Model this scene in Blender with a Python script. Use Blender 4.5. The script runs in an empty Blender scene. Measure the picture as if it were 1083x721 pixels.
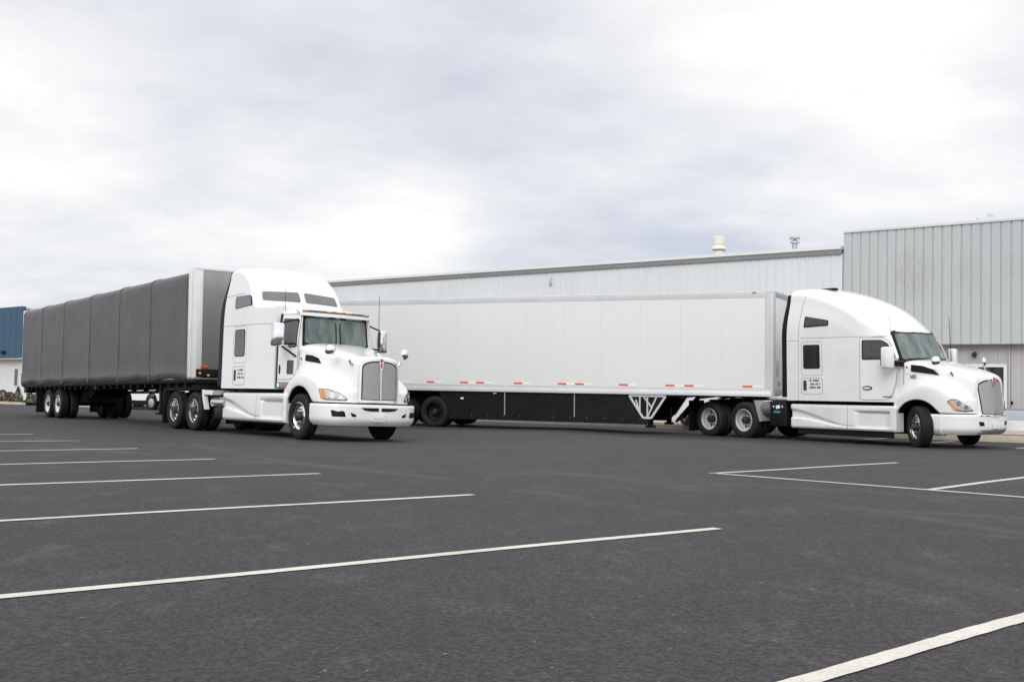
import bpy, bmesh, math, random
from mathutils import Vector, Matrix, noise
R_ = math.radians
PI = math.pi
rnd = random.Random(7)
scene = bpy.context.scene
col = scene.collection

# ------------------------------------------------------------------ helpers
class MB:
    """collects geometry for one mesh object"""
    def __init__(s): s.v = []; s.f = []
    def add(s, vs, fs):
        o = len(s.v); s.v += [tuple(v) for v in vs]; s.f += [tuple(i + o for i in f) for f in fs]; return s
    def box(s, x0, x1, y0, y1, z0, z1, bev=0.0, seg=2):
        bm = bmesh.new()
        r = bmesh.ops.create_cube(bm, size=1)
        for v in bm.verts:
            v.co = Vector(((x0 + x1) / 2 + v.co.x * (x1 - x0), (y0 + y1) / 2 + v.co.y * (y1 - y0), (z0 + z1) / 2 + v.co.z * (z1 - z0)))
        if bev > 0:
            bmesh.ops.bevel(bm, geom=list(bm.edges), offset=bev, segments=seg, affect='EDGES', profile=.5)
        s.from_bm(bm); return s
    def from_bm(s, bm):
        bm.verts.index_update()
        s.add([v.co[:] for v in bm.verts], [[v.index for v in f.verts] for f in bm.faces]); bm.free()
    def rod(s, a, b, r, n=12, r2=None, cap=True):
        a = Vector(a); b = Vector(b); d = (b - a).normalized()
        up = Vector((0, 0, 1)) if abs(d.z) < .9 else Vector((1, 0, 0))
        e = d.cross(up).normalized(); g = d.cross(e); r2 = r if r2 is None else r2
        vs = [a + (e * math.cos(2*PI*i/n) + g * math.sin(2*PI*i/n)) * r for i in range(n)] + \
             [b + (e * math.cos(2*PI*i/n) + g * math.sin(2*PI*i/n)) * r2 for i in range(n)]
        fs = [(i, (i+1) % n, n + (i+1) % n, n + i) for i in range(n)]
        if cap: fs += [tuple(range(n))[::-1], tuple(range(n, 2*n))]
        return s.add(vs, fs)
    def tube(s, pts, r, n=10):
        for i in range(len(pts) - 1): s.rod(pts[i], pts[i+1], r, n)
        return s
    def lathe(s, prof, n=48, axis='y', c=(0, 0, 0), close=False):
        """prof list of (radius, height along axis)"""
        vs = []; m = len(prof)
        for i in range(n):
            a = 2*PI*i/n
            for r, h in prof:
                if axis == 'y': vs.append((c[0] + r*math.cos(a), c[1] + h, c[2] + r*math.sin(a)))
                elif axis == 'z': vs.append((c[0] + r*math.cos(a), c[1] + r*math.sin(a), c[2] + h))
                else: vs.append((c[0] + h, c[1] + r*math.cos(a), c[2] + r*math.sin(a)))
        fs = []
        for i in range(n):
            j = (i+1) % n
            for k in range(m - 1 + (1 if close else 0)):
                k2 = (k+1) % m
                fs.append((i*m+k, i*m+k2, j*m+k2, j*m+k))
        return s.add(vs, fs)
    def grid(s, rows, closed=False):
        n = len(rows[0]); vs = [p for r in rows for p in r]; fs = []
        for i in range(len(rows) - 1):
            for k in range(n - 1 + (1 if closed else 0)):
                k2 = (k+1) % n
                fs.append((i*n+k, i*n+k2, (i+1)*n+k2, (i+1)*n+k))
        return s.add(vs, fs)
    def prism(s, poly, axis, a, b):
        """polygon (2D) extruded along axis from a to b; 2D coords are the other two axes in xyz order"""
        def p3(u, v, h):
            return (h, u, v) if axis == 'x' else ((u, h, v) if axis == 'y' else (u, v, h))
        n = len(poly)
        vs = [p3(u, v, a) for u, v in poly] + [p3(u, v, b) for u, v in poly]
        fs = [tuple(range(n))[::-1], tuple(range(n, 2*n))] + [(i, (i+1) % n, n+(i+1) % n, n+i) for i in range(n)]
        return s.add(vs, fs)
    def xf(s, fn): s.v = [tuple(fn(*v)) for v in s.v]; return s
    def mirror(s): return s.xf(lambda x, y, z: (x, -y, z))
    def build(s, name, mat, parent=None, smooth=True, ang=35, subsurf=0, merge=True):
        me = bpy.data.meshes.new(name); me.from_pydata(s.v, [], s.f)
        bm = bmesh.new(); bm.from_mesh(me)
        if merge: bmesh.ops.remove_doubles(bm, verts=bm.verts, dist=1e-5)
        bmesh.ops.recalc_face_normals(bm, faces=bm.faces)
        bm.to_mesh(me); bm.free()
        if isinstance(mat, (list, tuple)):
            for m in mat: me.materials.append(m)
        else: me.materials.append(mat)
        if smooth:
            me.polygons.foreach_set('use_smooth', [True]*len(me.polygons))
            me.set_sharp_from_angle(angle=R_(ang))
        o = bpy.data.objects.new(name, me); col.objects.link(o); o.parent = parent
        if subsurf:
            m = o.modifiers.new('s', 'SUBSURF'); m.levels = subsurf; m.render_levels = subsurf
        return o

def tag(o, label=None, cat=None, group=None, kind=None):
    if label: o['label'] = label
    if cat: o['category'] = cat
    if group: o['group'] = group
    if kind: o['kind'] = kind
    return o
def empty(name, label, cat, M=None, group=None):
    o = bpy.data.objects.new(name, None); col.objects.link(o); o.empty_display_size = .3
    if M is not None: o.matrix_world = M
    return tag(o, label, cat, group)
def dup_tree(o, parent=None):
    c = o.copy(); col.objects.link(c)
    if parent is not None: c.parent = parent
    for ch in list(o.children): dup_tree(ch, c)
    return c
def lerp(a, b, t): return a + (b - a) * t
def sstep(a, b, x):
    t = max(0, min(1, (x - a) / (b - a))); return t*t*(3 - 2*t)
def interp(tab, x):
    if x <= tab[0][0]: return tab[0][1]
    for (a, p), (b, q) in zip(tab, tab[1:]):
        if x <= b: return lerp(p, q, (x - a) / (b - a))
    return tab[-1][1]
def sinterp(tab, x):
    """catmull-rom through the table"""
    n = len(tab)
    if x <= tab[0][0]: return tab[0][1]
    if x >= tab[-1][0]: return tab[-1][1]
    for i in range(n - 1):
        if x <= tab[i+1][0]:
            x0, y0 = tab[i]; x1, y1 = tab[i+1]; h = x1 - x0; t = (x - x0) / h
            m0 = (y1 - tab[i-1][1]) / (x1 - tab[i-1][0]) if i > 0 else (y1 - y0) / h
            m1 = (tab[i+2][1] - y0) / (tab[i+2][0] - x0) if i + 2 < n else (y1 - y0) / h
            return (2*t**3-3*t*t+1)*y0 + (t**3-2*t*t+t)*h*m0 + (-2*t**3+3*t*t)*y1 + (t**3-t*t)*h*m1

# ------------------------------------------------------------------ materials
def nodes(name):
    m = bpy.data.materials.new(name); m.use_nodes = True
    nt = m.node_tree; return m, nt, nt.nodes['Principled BSDF']
def N(nt, typ, **kw):
    n = nt.nodes.new(typ)
    for k, v in kw.items():
        if k in n.inputs: n.inputs[k].default_value = v
        else: setattr(n, k, v)
    return n
def coords(nt, kind='Object', scale=(1, 1, 1), rot=(0, 0, 0)):
    t = N(nt, 'ShaderNodeTexCoord'); mp = N(nt, 'ShaderNodeMapping')
    mp.inputs['Scale'].default_value = scale; mp.inputs['Rotation'].default_value = rot
    nt.links.new(t.outputs[kind], mp.inputs[0]); return mp.outputs[0]
def noise_fac(nt, vec, scale, detail=4, rough=.55, lo=.3, hi=.7):
    n = N(nt, 'ShaderNodeTexNoise'); n.inputs['Scale'].default_value = scale; n.inputs['Detail'].default_value = detail
    n.inputs['Roughness'].default_value = rough; nt.links.new(vec, n.inputs['Vector'])
    r = N(nt, 'ShaderNodeMapRange'); r.inputs['From Min'].default_value = lo; r.inputs['From Max'].default_value = hi
    nt.links.new(n.outputs['Fac'], r.inputs['Value']); return r.outputs['Result']
def mix(nt, fac, a, b):
    m = N(nt, 'ShaderNodeMix', data_type='RGBA')
    if hasattr(fac, 'links'): nt.links.new(fac, m.inputs[0])
    else: m.inputs[0].default_value = fac
    for s, x in ((6, a), (7, b)):
        if hasattr(x, 'links'): nt.links.new(x, m.inputs[s])
        else: m.inputs[s].default_value = (*x, 1)
    return m.outputs[2]
def math_(nt, op, a, b=None, clamp=False):
    m = N(nt, 'ShaderNodeMath', operation=op); m.use_clamp = clamp
    for i, x in enumerate((a, b)):
        if x is None: continue
        if hasattr(x, 'links'): nt.links.new(x, m.inputs[i])
        else: m.inputs[i].default_value = x
    return m.outputs[0]
def simple(name, rgb, rough=.5, metal=0, coat=0, var=.0, vscale=3, bump=0, bscale=60, spec=.5, emis=None, dirt=None, croug=.05):
    m, nt, b = nodes(name)
    b.inputs['Roughness'].default_value = rough; b.inputs['Metallic'].default_value = metal
    b.inputs['Coat Weight'].default_value = coat; b.inputs['Coat Roughness'].default_value = croug
    b.inputs['Specular IOR Level'].default_value = spec
    vec = coords(nt)
    c = None
    dk = tuple(x*(1-var) for x in rgb); lt = tuple(min(1, x*(1+var*.6)) for x in rgb)
    c = mix(nt, noise_fac(nt, vec, vscale, 5, .6), dk, lt)
    if dirt:   # road film: colour, how strong
        f = noise_fac(nt, vec, 2.2, 6, .7, .45, .8)
        c = mix(nt, math_(nt, 'MULTIPLY', f, dirt[1]), c, dirt[0])
    nt.links.new(c, b.inputs['Base Color'])
    if bump:
        n = N(nt, 'ShaderNodeTexNoise'); n.inputs['Scale'].default_value = bscale; n.inputs['Detail'].default_value = 3
        nt.links.new(vec, n.inputs['Vector'])
        bp = N(nt, 'ShaderNodeBump'); bp.inputs['Strength'].default_value = bump; bp.inputs['Distance'].default_value = .01
        nt.links.new(n.outputs['Fac'], bp.inputs['Height']); nt.links.new(bp.outputs[0], b.inputs['Normal'])
    if emis:
        b.inputs['Emission Color'].default_value = (*rgb, 1); b.inputs['Emission Strength'].default_value = emis
    return m
paint = simple('white_paint', (.80, .80, .795), .30, coat=1.0, croug=.03, var=.03, vscale=1.3, dirt=((.5, .48, .45), .12))
skirtpaint = simple('white_fairing_paint', (.77, .77, .765), .35, coat=.7, var=.04, vscale=1.6, dirt=((.42, .39, .36), .3))
seam = simple('panel_gap', (.32, .32, .32), .7)
black = simple('black_plastic', (.008, .008, .009), .5, var=.3, spec=.22, dirt=((.035, .032, .03), .2))
rubber = simple('tyre_rubber', (.013, .0125, .0125), .75, var=.3, vscale=9, bump=.3, spec=.3, dirt=((.05, .045, .04), .3))
frame_m = simple('black_chassis_paint', (.007, .007, .008), .55, var=.35, vscale=6, spec=.22, dirt=((.03, .027, .024), .2))
chrome = simple('chrome', (.82, .82, .83), .10, metal=1, var=.03)
alu = simple('polished_aluminium', (.75, .75, .76), .22, metal=1, var=.06, vscale=8, dirt=((.35, .33, .31), .4))
alu_flat = simple('brushed_aluminium', (.36, .35, .33), .34, metal=.85, var=.12, vscale=.9)
rimpaint = simple('silver_wheel_paint', (.60, .60, .60), .4, metal=.3, var=.08, vscale=8, dirt=((.25, .23, .21), .3))
darkhub = simple('dark_hub_grease', (.05, .045, .042), .5, metal=.4, var=.4, vscale=20)
railm = simple('anodised_rail', (.60, .60, .61), .42, metal=.25, var=.08, vscale=1.2)
panelm = simple('trailer_panel_white', (.745, .76, .735), .36, coat=.3, var=.02, vscale=.55, dirt=((.58, .58, .56), .15))
galv = simple('galvanised_steel', (.46, .47, .48), .45, metal=.5, var=.15, vscale=7)
amber = simple('amber_lens', (.80, .27, .05), .25, coat=.6)
redl = simple('red_lens', (.60, .09, .04), .25, coat=.6)
redtape = simple('red_reflective_tape', (.85, .12, .07), .45, var=.15, vscale=40)
whitetape = simple('white_reflective_tape', (.88, .88, .88), .45, var=.05, vscale=40)
decal = simple('dark_decal', (.04, .04, .045), .5)
greydecal = simple('grey_decal', (.22, .22, .23), .35, metal=.5)
teal = simple('blue_green_sticker', (.04, .22, .27), .5)
greenst = simple('green_sticker', (.05, .45, .22), .5)
emblem_red = simple('red_enamel', (.45, .03, .03), .3, coat=.6)
platem = simple('licence_plate', (.84, .86, .82), .45, var=.03)
plateg = simple('plate_print', (.58, .68, .58), .5)
lampglass = simple('headlamp_lens', (.62, .64, .66), .12, metal=.3, coat=1, var=.35, vscale=22)
gearm = simple('galvanised_bracket', (.62, .63, .64), .4, metal=.25, var=.08, vscale=9)

def glass_mat(name, rgb, rough=.06, spec=.6, var=.25):
    m, nt, b = nodes(name)
    vec = coords(nt, scale=(1.6, 1.6, .45))
    c = mix(nt, noise_fac(nt, vec, 2.6, 3, .55, .35, .65), tuple(x*(1-var) for x in rgb), tuple(x*(1+var) for x in rgb))
    nt.links.new(c, b.inputs['Base Color']); b.inputs['Roughness'].default_value = rough
    b.inputs['Specular IOR Level'].default_value = spec; b.inputs['Coat Weight'].default_value = .5; b.inputs['Coat Roughness'].default_value = .02
    return m
winglass = glass_mat('windscreen_glass', (.08, .11, .10), .08, .7, .55)  # streaky base colour imitates soft vertical light streaks and reflections
sideglass = glass_mat('dark_side_glass', (.022, .025, .026))
domeglass = glass_mat('roof_window_glass', (.085, .09, .095), .12, .8, .08)

def mesh_mat():
    m, nt, b = nodes('grille_mesh')
    vec = coords(nt)
    sx = N(nt, 'ShaderNodeSeparateXYZ'); nt.links.new(vec, sx.inputs[0])
    def wave(o, f):
        s = math_(nt, 'SINE', math_(nt, 'MULTIPLY', o, f)); return math_(nt, 'ADD', math_(nt, 'MULTIPLY', s, .5), .5)
    a = math_(nt, 'ADD', sx.outputs[1], sx.outputs[2]); c = math_(nt, 'SUBTRACT', sx.outputs[1], sx.outputs[2])
    w = math_(nt, 'MULTIPLY', wave(a, 360), wave(c, 360))
    r = N(nt, 'ShaderNodeMapRange'); r.inputs['From Min'].default_value = .25; r.inputs['From Max'].default_value = .55
    nt.links.new(w, r.inputs['Value'])
    cc = mix(nt, r.outputs[0], (.46, .455, .45), (.10, .10, .10))
    nt.links.new(cc, b.inputs['Base Color']); b.inputs['Metallic'].default_value = .35; b.inputs['Roughness'].default_value = .4
    return m
grillem = mesh_mat()

def tarp_mat():
    m, nt, b = nodes('grey_tarpaulin')
    vec = coords(nt)
    f1 = noise_fac(nt, vec, .8, 5, .6); f2 = noise_fac(nt, vec, 14, 4, .7)
    c = mix(nt, f1, (.058, .055, .056), (.080, .076, .077)); c = mix(nt, math_(nt, 'MULTIPLY', f2, .2), c, (.115, .108, .104))
    sx = N(nt, 'ShaderNodeSeparateXYZ'); nt.links.new(vec, sx.inputs[0])
    # dusty lower hem
    r = N(nt, 'ShaderNodeMapRange'); r.inputs['From Min'].default_value = 1.75; r.inputs['From Max'].default_value = 1.15
    nt.links.new(sx.outputs[2], r.inputs['Value'])
    c = mix(nt, math_(nt, 'MULTIPLY', math_(nt, 'MULTIPLY', r.outputs[0], noise_fac(nt, vec, 5, 6, .7)), .5), c, (.2, .185, .165))
    nt.links.new(c, b.inputs['Base Color']); b.inputs['Roughness'].default_value = .44; b.inputs['Specular IOR Level'].default_value = .5
    v2 = coords(nt, scale=(1.6, 1, .55)); n = N(nt, 'ShaderNodeTexNoise'); n.inputs['Scale'].default_value = 2.2; n.inputs['Detail'].default_value = 5
    nt.links.new(v2, n.inputs['Vector'])
    bp = N(nt, 'ShaderNodeBump'); bp.inputs['Strength'].default_value = .28; bp.inputs['Distance'].default_value = .06
    nt.links.new(n.outputs['Fac'], bp.inputs['Height']); nt.links.new(bp.outputs[0], b.inputs['Normal'])
    return m
tarpm = tarp_mat()

def asphalt_mat():
    m, nt, b = nodes('asphalt')
    vec = coords(nt)
    big = noise_fac(nt, vec, .22, 5, .6, .38, .62); med = noise_fac(nt, vec, 1.3, 6, .65, .3, .72)
    c = mix(nt, big, (.0200, .0178, .0195), (.0290, .0258, .0282))
    c = mix(nt, math_(nt, 'MULTIPLY', med, .4), c, (.044, .040, .043))
    # aggregate
    vo = N(nt, 'ShaderNodeTexVoronoi'); vo.inputs['Scale'].default_value = 60; nt.links.new(vec, vo.inputs['Vector'])
    hs = N(nt, 'ShaderNodeSeparateColor'); nt.links.new(vo.outputs['Color'], hs.inputs[0])
    r = N(nt, 'ShaderNodeMapRange'); r.inputs['From Min'].default_value = .2; r.inputs['From Max'].default_value = 1.0
    r.inputs['To Min'].default_value = .45; r.inputs['To Max'].default_value = 1.9; nt.links.new(hs.outputs[0], r.inputs['Value'])
    cm = N(nt, 'ShaderNodeVectorMath', operation='SCALE'); nt.links.new(c, cm.inputs[0]); nt.links.new(r.outputs[0], cm.inputs['Scale'])
    c = cm.outputs[0]
    # grit noise, coarser clumps
    g = noise_fac(nt, vec, 120, 4, .8, .42, .66); c = mix(nt, math_(nt, 'MULTIPLY', g, .4), c, (.060, .0545, .0575))
    # pale gravel specks
    v2 = N(nt, 'ShaderNodeTexVoronoi'); v2.inputs['Scale'].default_value = 11; nt.links.new(vec, v2.inputs['Vector'])
    s2 = N(nt, 'ShaderNodeSeparateColor'); nt.links.new(v2.outputs['Color'], s2.inputs[0])
    sp = math_(nt, 'MULTIPLY', math_(nt, 'LESS_THAN', v2.outputs['Distance'], .085), math_(nt, 'GREATER_THAN', s2.outputs[1], .90))
    c = mix(nt, math_(nt, 'MULTIPLY', sp, .75), c, (.30, .27, .24))
    v3 = N(nt, 'ShaderNodeTexVoronoi'); v3.inputs['Scale'].default_value = 26; nt.links.new(vec, v3.inputs['Vector'])
    s3 = N(nt, 'ShaderNodeSeparateColor'); nt.links.new(v3.outputs['Color'], s3.inputs[0])
    sp3 = math_(nt, 'MULTIPLY', math_(nt, 'LESS_THAN', v3.outputs['Distance'], .15), math_(nt, 'GREATER_THAN', s3.outputs[0], .84))
    c = mix(nt, math_(nt, 'MULTIPLY', sp3, .6), c, (.15, .135, .13))
    # whitish scuffs
    sc = noise_fac(nt, coords(nt, scale=(1.5, .8, 1), rot=(0, 0, -.2)), 1.4, 8, .75, .54, .69)
    fine = noise_fac(nt, vec, 26, 5, .8, .45, .62)
    c = mix(nt, math_(nt, 'MULTIPLY', math_(nt, 'MULTIPLY', sc, fine), .65), c, (.17, .158, .15))
    # curved faint tyre scuffs (rings in two places)
    def ring(cx, cy, rr, w):
        sb = N(nt, 'ShaderNodeVectorMath', operation='DISTANCE'); nt.links.new(vec, sb.inputs[0]); sb.inputs[1].default_value = (cx, cy, 0)
        d = math_(nt, 'ABSOLUTE', math_(nt, 'SUBTRACT', sb.outputs['Value'], rr))
        q = N(nt, 'ShaderNodeMapRange'); q.inputs['From Min'].default_value = w; q.inputs['From Max'].default_value = 0; nt.links.new(d, q.inputs['Value'])
        return q.outputs[0]
    for (cx, cy, rr, w, s) in ((12, 27, 17.2, .22, .35), (12, 27, 19.1, .22, .35), (3, 27, 13.5, .3, .4), (-14, 2, 17, .25, .4), (-14, 2, 19, .25, .35)):
        c = mix(nt, math_(nt, 'MULTIPLY', math_(nt, 'MULTIPLY', ring(cx, cy, rr, w), noise_fac(nt, vec, .35, 3, .5, .42, .62)), s), c, (.085, .079, .08))
    nt.links.new(c, b.inputs['Base Color']); b.inputs['Roughness'].default_value = .82; b.inputs['Specular IOR Level'].default_value = .35
    n = N(nt, 'ShaderNodeTexNoise'); n.inputs['Scale'].default_value = 70; n.inputs['Detail'].default_value = 4; n.inputs['Roughness'].default_value = .7
    nt.links.new(vec, n.inputs['Vector'])
    bp = N(nt, 'ShaderNodeBump'); bp.inputs['Strength'].default_value = .55; bp.inputs['Distance'].default_value = .006
    nt.links.new(n.outputs['Fac'], bp.inputs['Height']); nt.links.new(bp.outputs[0], b.inputs['Normal'])
    return m
asphalt = asphalt_mat()

def line_mat():
    m, nt, b = nodes('parking_line_paint')
    vec = coords(nt)
    w = noise_fac(nt, vec, 60, 6, .85, .52, .62); w2 = noise_fac(nt, vec, 1.3, 4, .6, .3, .7)
    c = mix(nt, w2, (.50, .47, .40), (.66, .635, .56)); c = mix(nt, math_(nt, 'MULTIPLY', w, .55), c, (.22, .20, .18))
    nt.links.new(c, b.inputs['Base Color']); b.inputs['Roughness'].default_value = .75
    return m
linem = line_mat()

def metal_wall(name, rgb, stains=False, streak=.05):
    m, nt, b = nodes(name)
    vec = coords(nt)
    c = mix(nt, noise_fac(nt, vec, .35, 4, .6), tuple(x*.95 for x in rgb), tuple(min(1, x*1.04) for x in rgb))
    st = noise_fac(nt, coords(nt, scale=(3.2, 3.2, .12)), 2.0, 5, .65, .35, .7)
    c = mix(nt, math_(nt, 'MULTIPLY', st, streak*4), c, tuple(x*.78 for x in rgb))
    if stains:
        # worn rusty patches with their own outline, where a sign once hung
        for (sx, sz, rx, rz, k) in ((2.35, 5.15, .75, .95, 1.0), (4.2, 5.1, .5, .6, .55), (5.6, 5.2, .6, .5, .6), (6.6, 5.0, .8, .7, .6)):
            d = N(nt, 'ShaderNodeVectorMath', operation='SUBTRACT'); nt.links.new(vec, d.inputs[0]); d.inputs[1].default_value = (sx, 0, sz)
            e = N(nt, 'ShaderNodeVectorMath', operation='MULTIPLY'); nt.links.new(d.outputs[0], e.inputs[0]); e.inputs[1].default_value = (1/rx, 0, 1/rz)
            l = N(nt, 'ShaderNodeVectorMath', operation='LENGTH'); nt.links.new(e.outputs[0], l.inputs[0])
            q = N(nt, 'ShaderNodeMapRange'); q.inputs['From Min'].default_value = 1.15; q.inputs['From Max'].default_value = .5; nt.links.new(l.outputs['Value'], q.inputs['Value'])
            speck = noise_fac(nt, vec, 11, 6, .8, .50, .62); soft = noise_fac(nt, vec, 3, 4, .6, .35, .7)
            c = mix(nt, math_(nt, 'MULTIPLY', math_(nt, 'MULTIPLY', q.outputs[0], speck), .6*k), c, (.33, .285, .255))
            c = mix(nt, math_(nt, 'MULTIPLY', math_(nt, 'MULTIPLY', q.outputs[0], soft), .33*k), c, (.36, .32, .29))
    nt.links.new(c, b.inputs['Base Color']); b.inputs['Roughness'].default_value = .5; b.inputs['Metallic'].default_value = .0
    b.inputs['Specular IOR Level'].default_value = .4
    return m
wallA = metal_wall('pale_metal_cladding', (.66, .69, .70))
wallB = metal_wall('grey_metal_cladding', (.475, .50, .50), True)
wallC = metal_wall('grey_brown_ribbed_cladding', (.45, .44, .435), False, .12)
blockm = simple('painted_block', (.66, .66, .65), .8, var=.12, vscale=3, bump=.4, bscale=25, dirt=((.35, .31, .28), .5))
knee = simple('blue_grey_panel', (.44, .47, .52), .6, var=.05)
trimw = simple('white_trim', (.70, .71, .70), .5, var=.04)
gutter = simple('grey_gutter', (.31, .315, .31), .5, var=.08, vscale=.8)
roofm = simple('roof_sheet', (.55, .56, .57), .5, var=.05)
concrete = simple('concrete', (.42, .40, .37), .9, var=.12, vscale=2.5, bump=.3, bscale=40, dirt=((.25, .22, .19), .5))
kerbm = simple('kerb_concrete', (.46, .405, .31), .85, var=.18, vscale=3.5, bump=.3, bscale=30, dirt=((.26, .22, .18), .6))
mulch = simple('brown_mulch', (.20, .125, .09), .95, var=.4, vscale=12, bump=.8, bscale=30)
bluewall = metal_wall('blue_metal_cladding', (.035, .095, .155), False, .06)
creamw = simple('off_white_wall', (.62, .62, .61), .7, var=.05)
leafm = [simple('leaf_green', (.075, .10, .025), .7, var=.5, vscale=14), simple('leaf_yellow_green', (.17, .20, .035), .7, var=.4, vscale=14),
         simple('leaf_brown', (.16, .10, .055), .8, var=.4, vscale=14), simple('leaf_red_brown', (.13, .07, .045), .8, var=.4, vscale=14)]
bark = simple('bark', (.10, .075, .055), .9, var=.3, vscale=20)
whiterim = simple('white_wheel_paint', (.78, .77, .74), .4, var=.05, dirt=((.4, .36, .32), .25))
valm = simple('grey_valance', (.26, .26, .26), .55, var=.1)
jointm = simple('panel_joint_grey', (.64, .65, .63), .5)
tankm = simple('dull_steel_tank', (.14, .14, .14), .45, metal=.4, var=.2, vscale=9)
stackm = simple('cream_vent_paint', (.66, .63, .55), .5, var=.06)
stack2 = simple('galvanised_vent', (.42, .44, .44), .4, metal=.5, var=.15)

# ------------------------------------------------------------------ frames of reference (metres; camera over the origin)
def frame(x, y, yaw, z, pitch, roll):
    fx = Vector((math.cos(yaw), math.sin(yaw), pitch)).normalized()
    ly = Vector((-math.sin(yaw), math.cos(yaw), roll)).normalized()
    k = fx.cross(ly).normalized(); ly = k.cross(fx)
    M = Matrix((fx, ly, k)).transposed().to_4x4(); M.translation = Vector((x, y, z)); return M
M_LT = frame(-7.7465, 29.5089, -0.8953, -0.075, 0.0011, -0.0168)
M_LL = frame(-7.1616, 28.7604, -0.9075, 0.0815, 0.0116, 0.0048)
M_RR = frame(7.8445, 31.1807, -0.4232, -0.0626, -0.0027, 0.0321)
M_RT = frame(7.0954, 31.3717, -0.9477, -0.0626, -0.0019, 0.0225)
M_B = frame(11.494, 37.549, -0.68426, 0.1504, -0.0089, 0)

# the lot is not quite level: it dips and rises a few cm under the wheels
LAX = 12.63
ctrl = []
for M, pts in ((M_LT, [(.66, -1.05), (-.66, -1.05), (.66, 1.05), (-.66, 1.05), (6.32, -1.03), (6.32, 1.03)]),
               (M_LL, [(-LAX, -1.05), (-LAX-1.26, -1.05), (-LAX, 1.05), (-LAX-1.26, 1.05)]),
               (M_RT, [(.66, -1.05), (-.66, -1.05), (.66, 1.05), (-.66, 1.05), (6.04, -1.03), (6.04, 1.03)]),
               (M_RR, [(-10.73, -1.05), (-12.0, -1.05), (-10.73, 1.05), (-12.0, 1.05)])):
    for p in pts: ctrl.append(M @ Vector((p[0], p[1], 0)))
def ground_z(x, y):
    sw = .05; sz = 0
    for c in ctrl:
        d2 = (x - c.x)**2 + (y - c.y)**2
        if d2 < 60: w = math.exp(-d2 / (2*1.5*1.5)); sw += w; sz += w*c.z
    return sz / sw

# ------------------------------------------------------------------ ground
def make_ground():
    xs = [-600, -300, -150, -80, -50] + [-40 + .8*i for i in range(86)] + [32, 40, 60, 100, 200, 400, 600]
    ys = [-300, -100, -40, -15, -5] + [0 + .8*i for i in range(80)] + [66, 70, 80, 100, 160, 300, 700]
    mb = MB(); mb.grid([[(x, y, ground_z(x, y)) for x in xs] for y in ys])
    tag(mb.build('ground', asphalt, ang=180), kind='structure')
make_ground()

sa = 2.2455; ss = 3.1153; E0 = Vector((1.5877, 8.3029)); rd = Vector((math.cos(sa), math.sin(sa))); nd = Vector((-rd.y, rd.x))
if nd.x > 0: nd = -nd
def paint_line(name, a, b, w, kindlabel):
    a = Vector(a[:2]); b = Vector(b[:2]); d = (b - a); L = d.length; d.normalize(); n = Vector((-d.y, d.x)) * w/2
    k = max(2, int(L/.07)); rows = []
    for i in range(k+1):
        p = a + d*L*i/k; jl = rnd.uniform(-.06, .06); r = []
        wob = .010*math.sin(L*i/k*1.7 + a.x)
        for s in (-1, 0, 1):
            q = p + n*s*(1 + jl) + n.normalized()*wob; r.append((q.x, q.y, ground_z(q.x, q.y) + .005))
        rows.append(r)
    mb = MB(); mb.grid(rows)
    # thin thickness so that the paint film is a solid
    o = mb.build(name, linem, smooth=False); tag(o, kind='structure'); return o
for n in range(-1, 9):
    e = E0 + rd*ss*n
    e2 = e + nd*6.2 if n >= 0 else e + nd*7.0
    if n == -1: e = Vector((2.95, 5.533)); e2 = e + (Vector((1.027, 3.846)) - Vector((2.382, 5.034))).normalized()*7
    paint_line('parking_line', e, e2, .10, '')
paint_line('parking_line', (2.71, 14.40), (6.3, 17.65), .10, '')
paint_line('parking_line', (2.66, 14.45), (8.6, 8.2), .10, '')
paint_line('parking_line', (4.77, 12.33), (8.9, 16.7), .10, '')
paint_line('parking_line', (11.95, 25.6), (13.4, 26.9), .10, '')
paint_line('parking_line', (11.0, 28.3), (12.0, 29.3), .10, '')
paint_line('parking_line', (9.4, 29.4), (10.7, 30.7), .10, '')

# kerb, verge
kp = [(-60, 88.2), (-29.7, 62.9), (3.22, 36.86), (12.08, 30.0), (13.61, 28.75), (30, 15.9)]
def kerb():
    mb = MB(); rows = []; vg = MB(); vr = []; sd = MB(); sr = []
    pts = []
    for (a, b) in zip(kp, kp[1:]):
        k = max(1, int((Vector(b) - Vector(a)).length / 1.5))
        for i in range(k): pts.append(Vector(a).lerp(Vector(b), i/k))
    pts.append(Vector(kp[-1]))
    for i, p in enumerate(pts):
        d = (pts[min(i+1, len(pts)-1)] - pts[max(i-1, 0)]).normalized(); n = Vector((-d.y, d.x))
        if n.y < 0: n = -n
        def q(o, z): v = p + n*o; return (v.x, v.y, z)
        rows.append([q(0, -.2), q(.012, .11), q(.03, .135), q(.17, .135), q(.18, .10)])
        vr.append([q(.18, .11), q(.9, .13), q(1.5, .14)])
        sr.append([q(1.5, .14), q(4, .15), q(9, .15)])
    tag(mb_build(MB().grid(rows), 'kerb', kerbm), kind='structure')
    tag(mb_build(MB().grid(vr), 'verge', mulch), kind='structure')
    tag(mb_build(MB().grid(sr), 'pavement', concrete), kind='structure')
def mb_build(mb, name, m): return mb.build(name, m, ang=40)
kerb()

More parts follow.
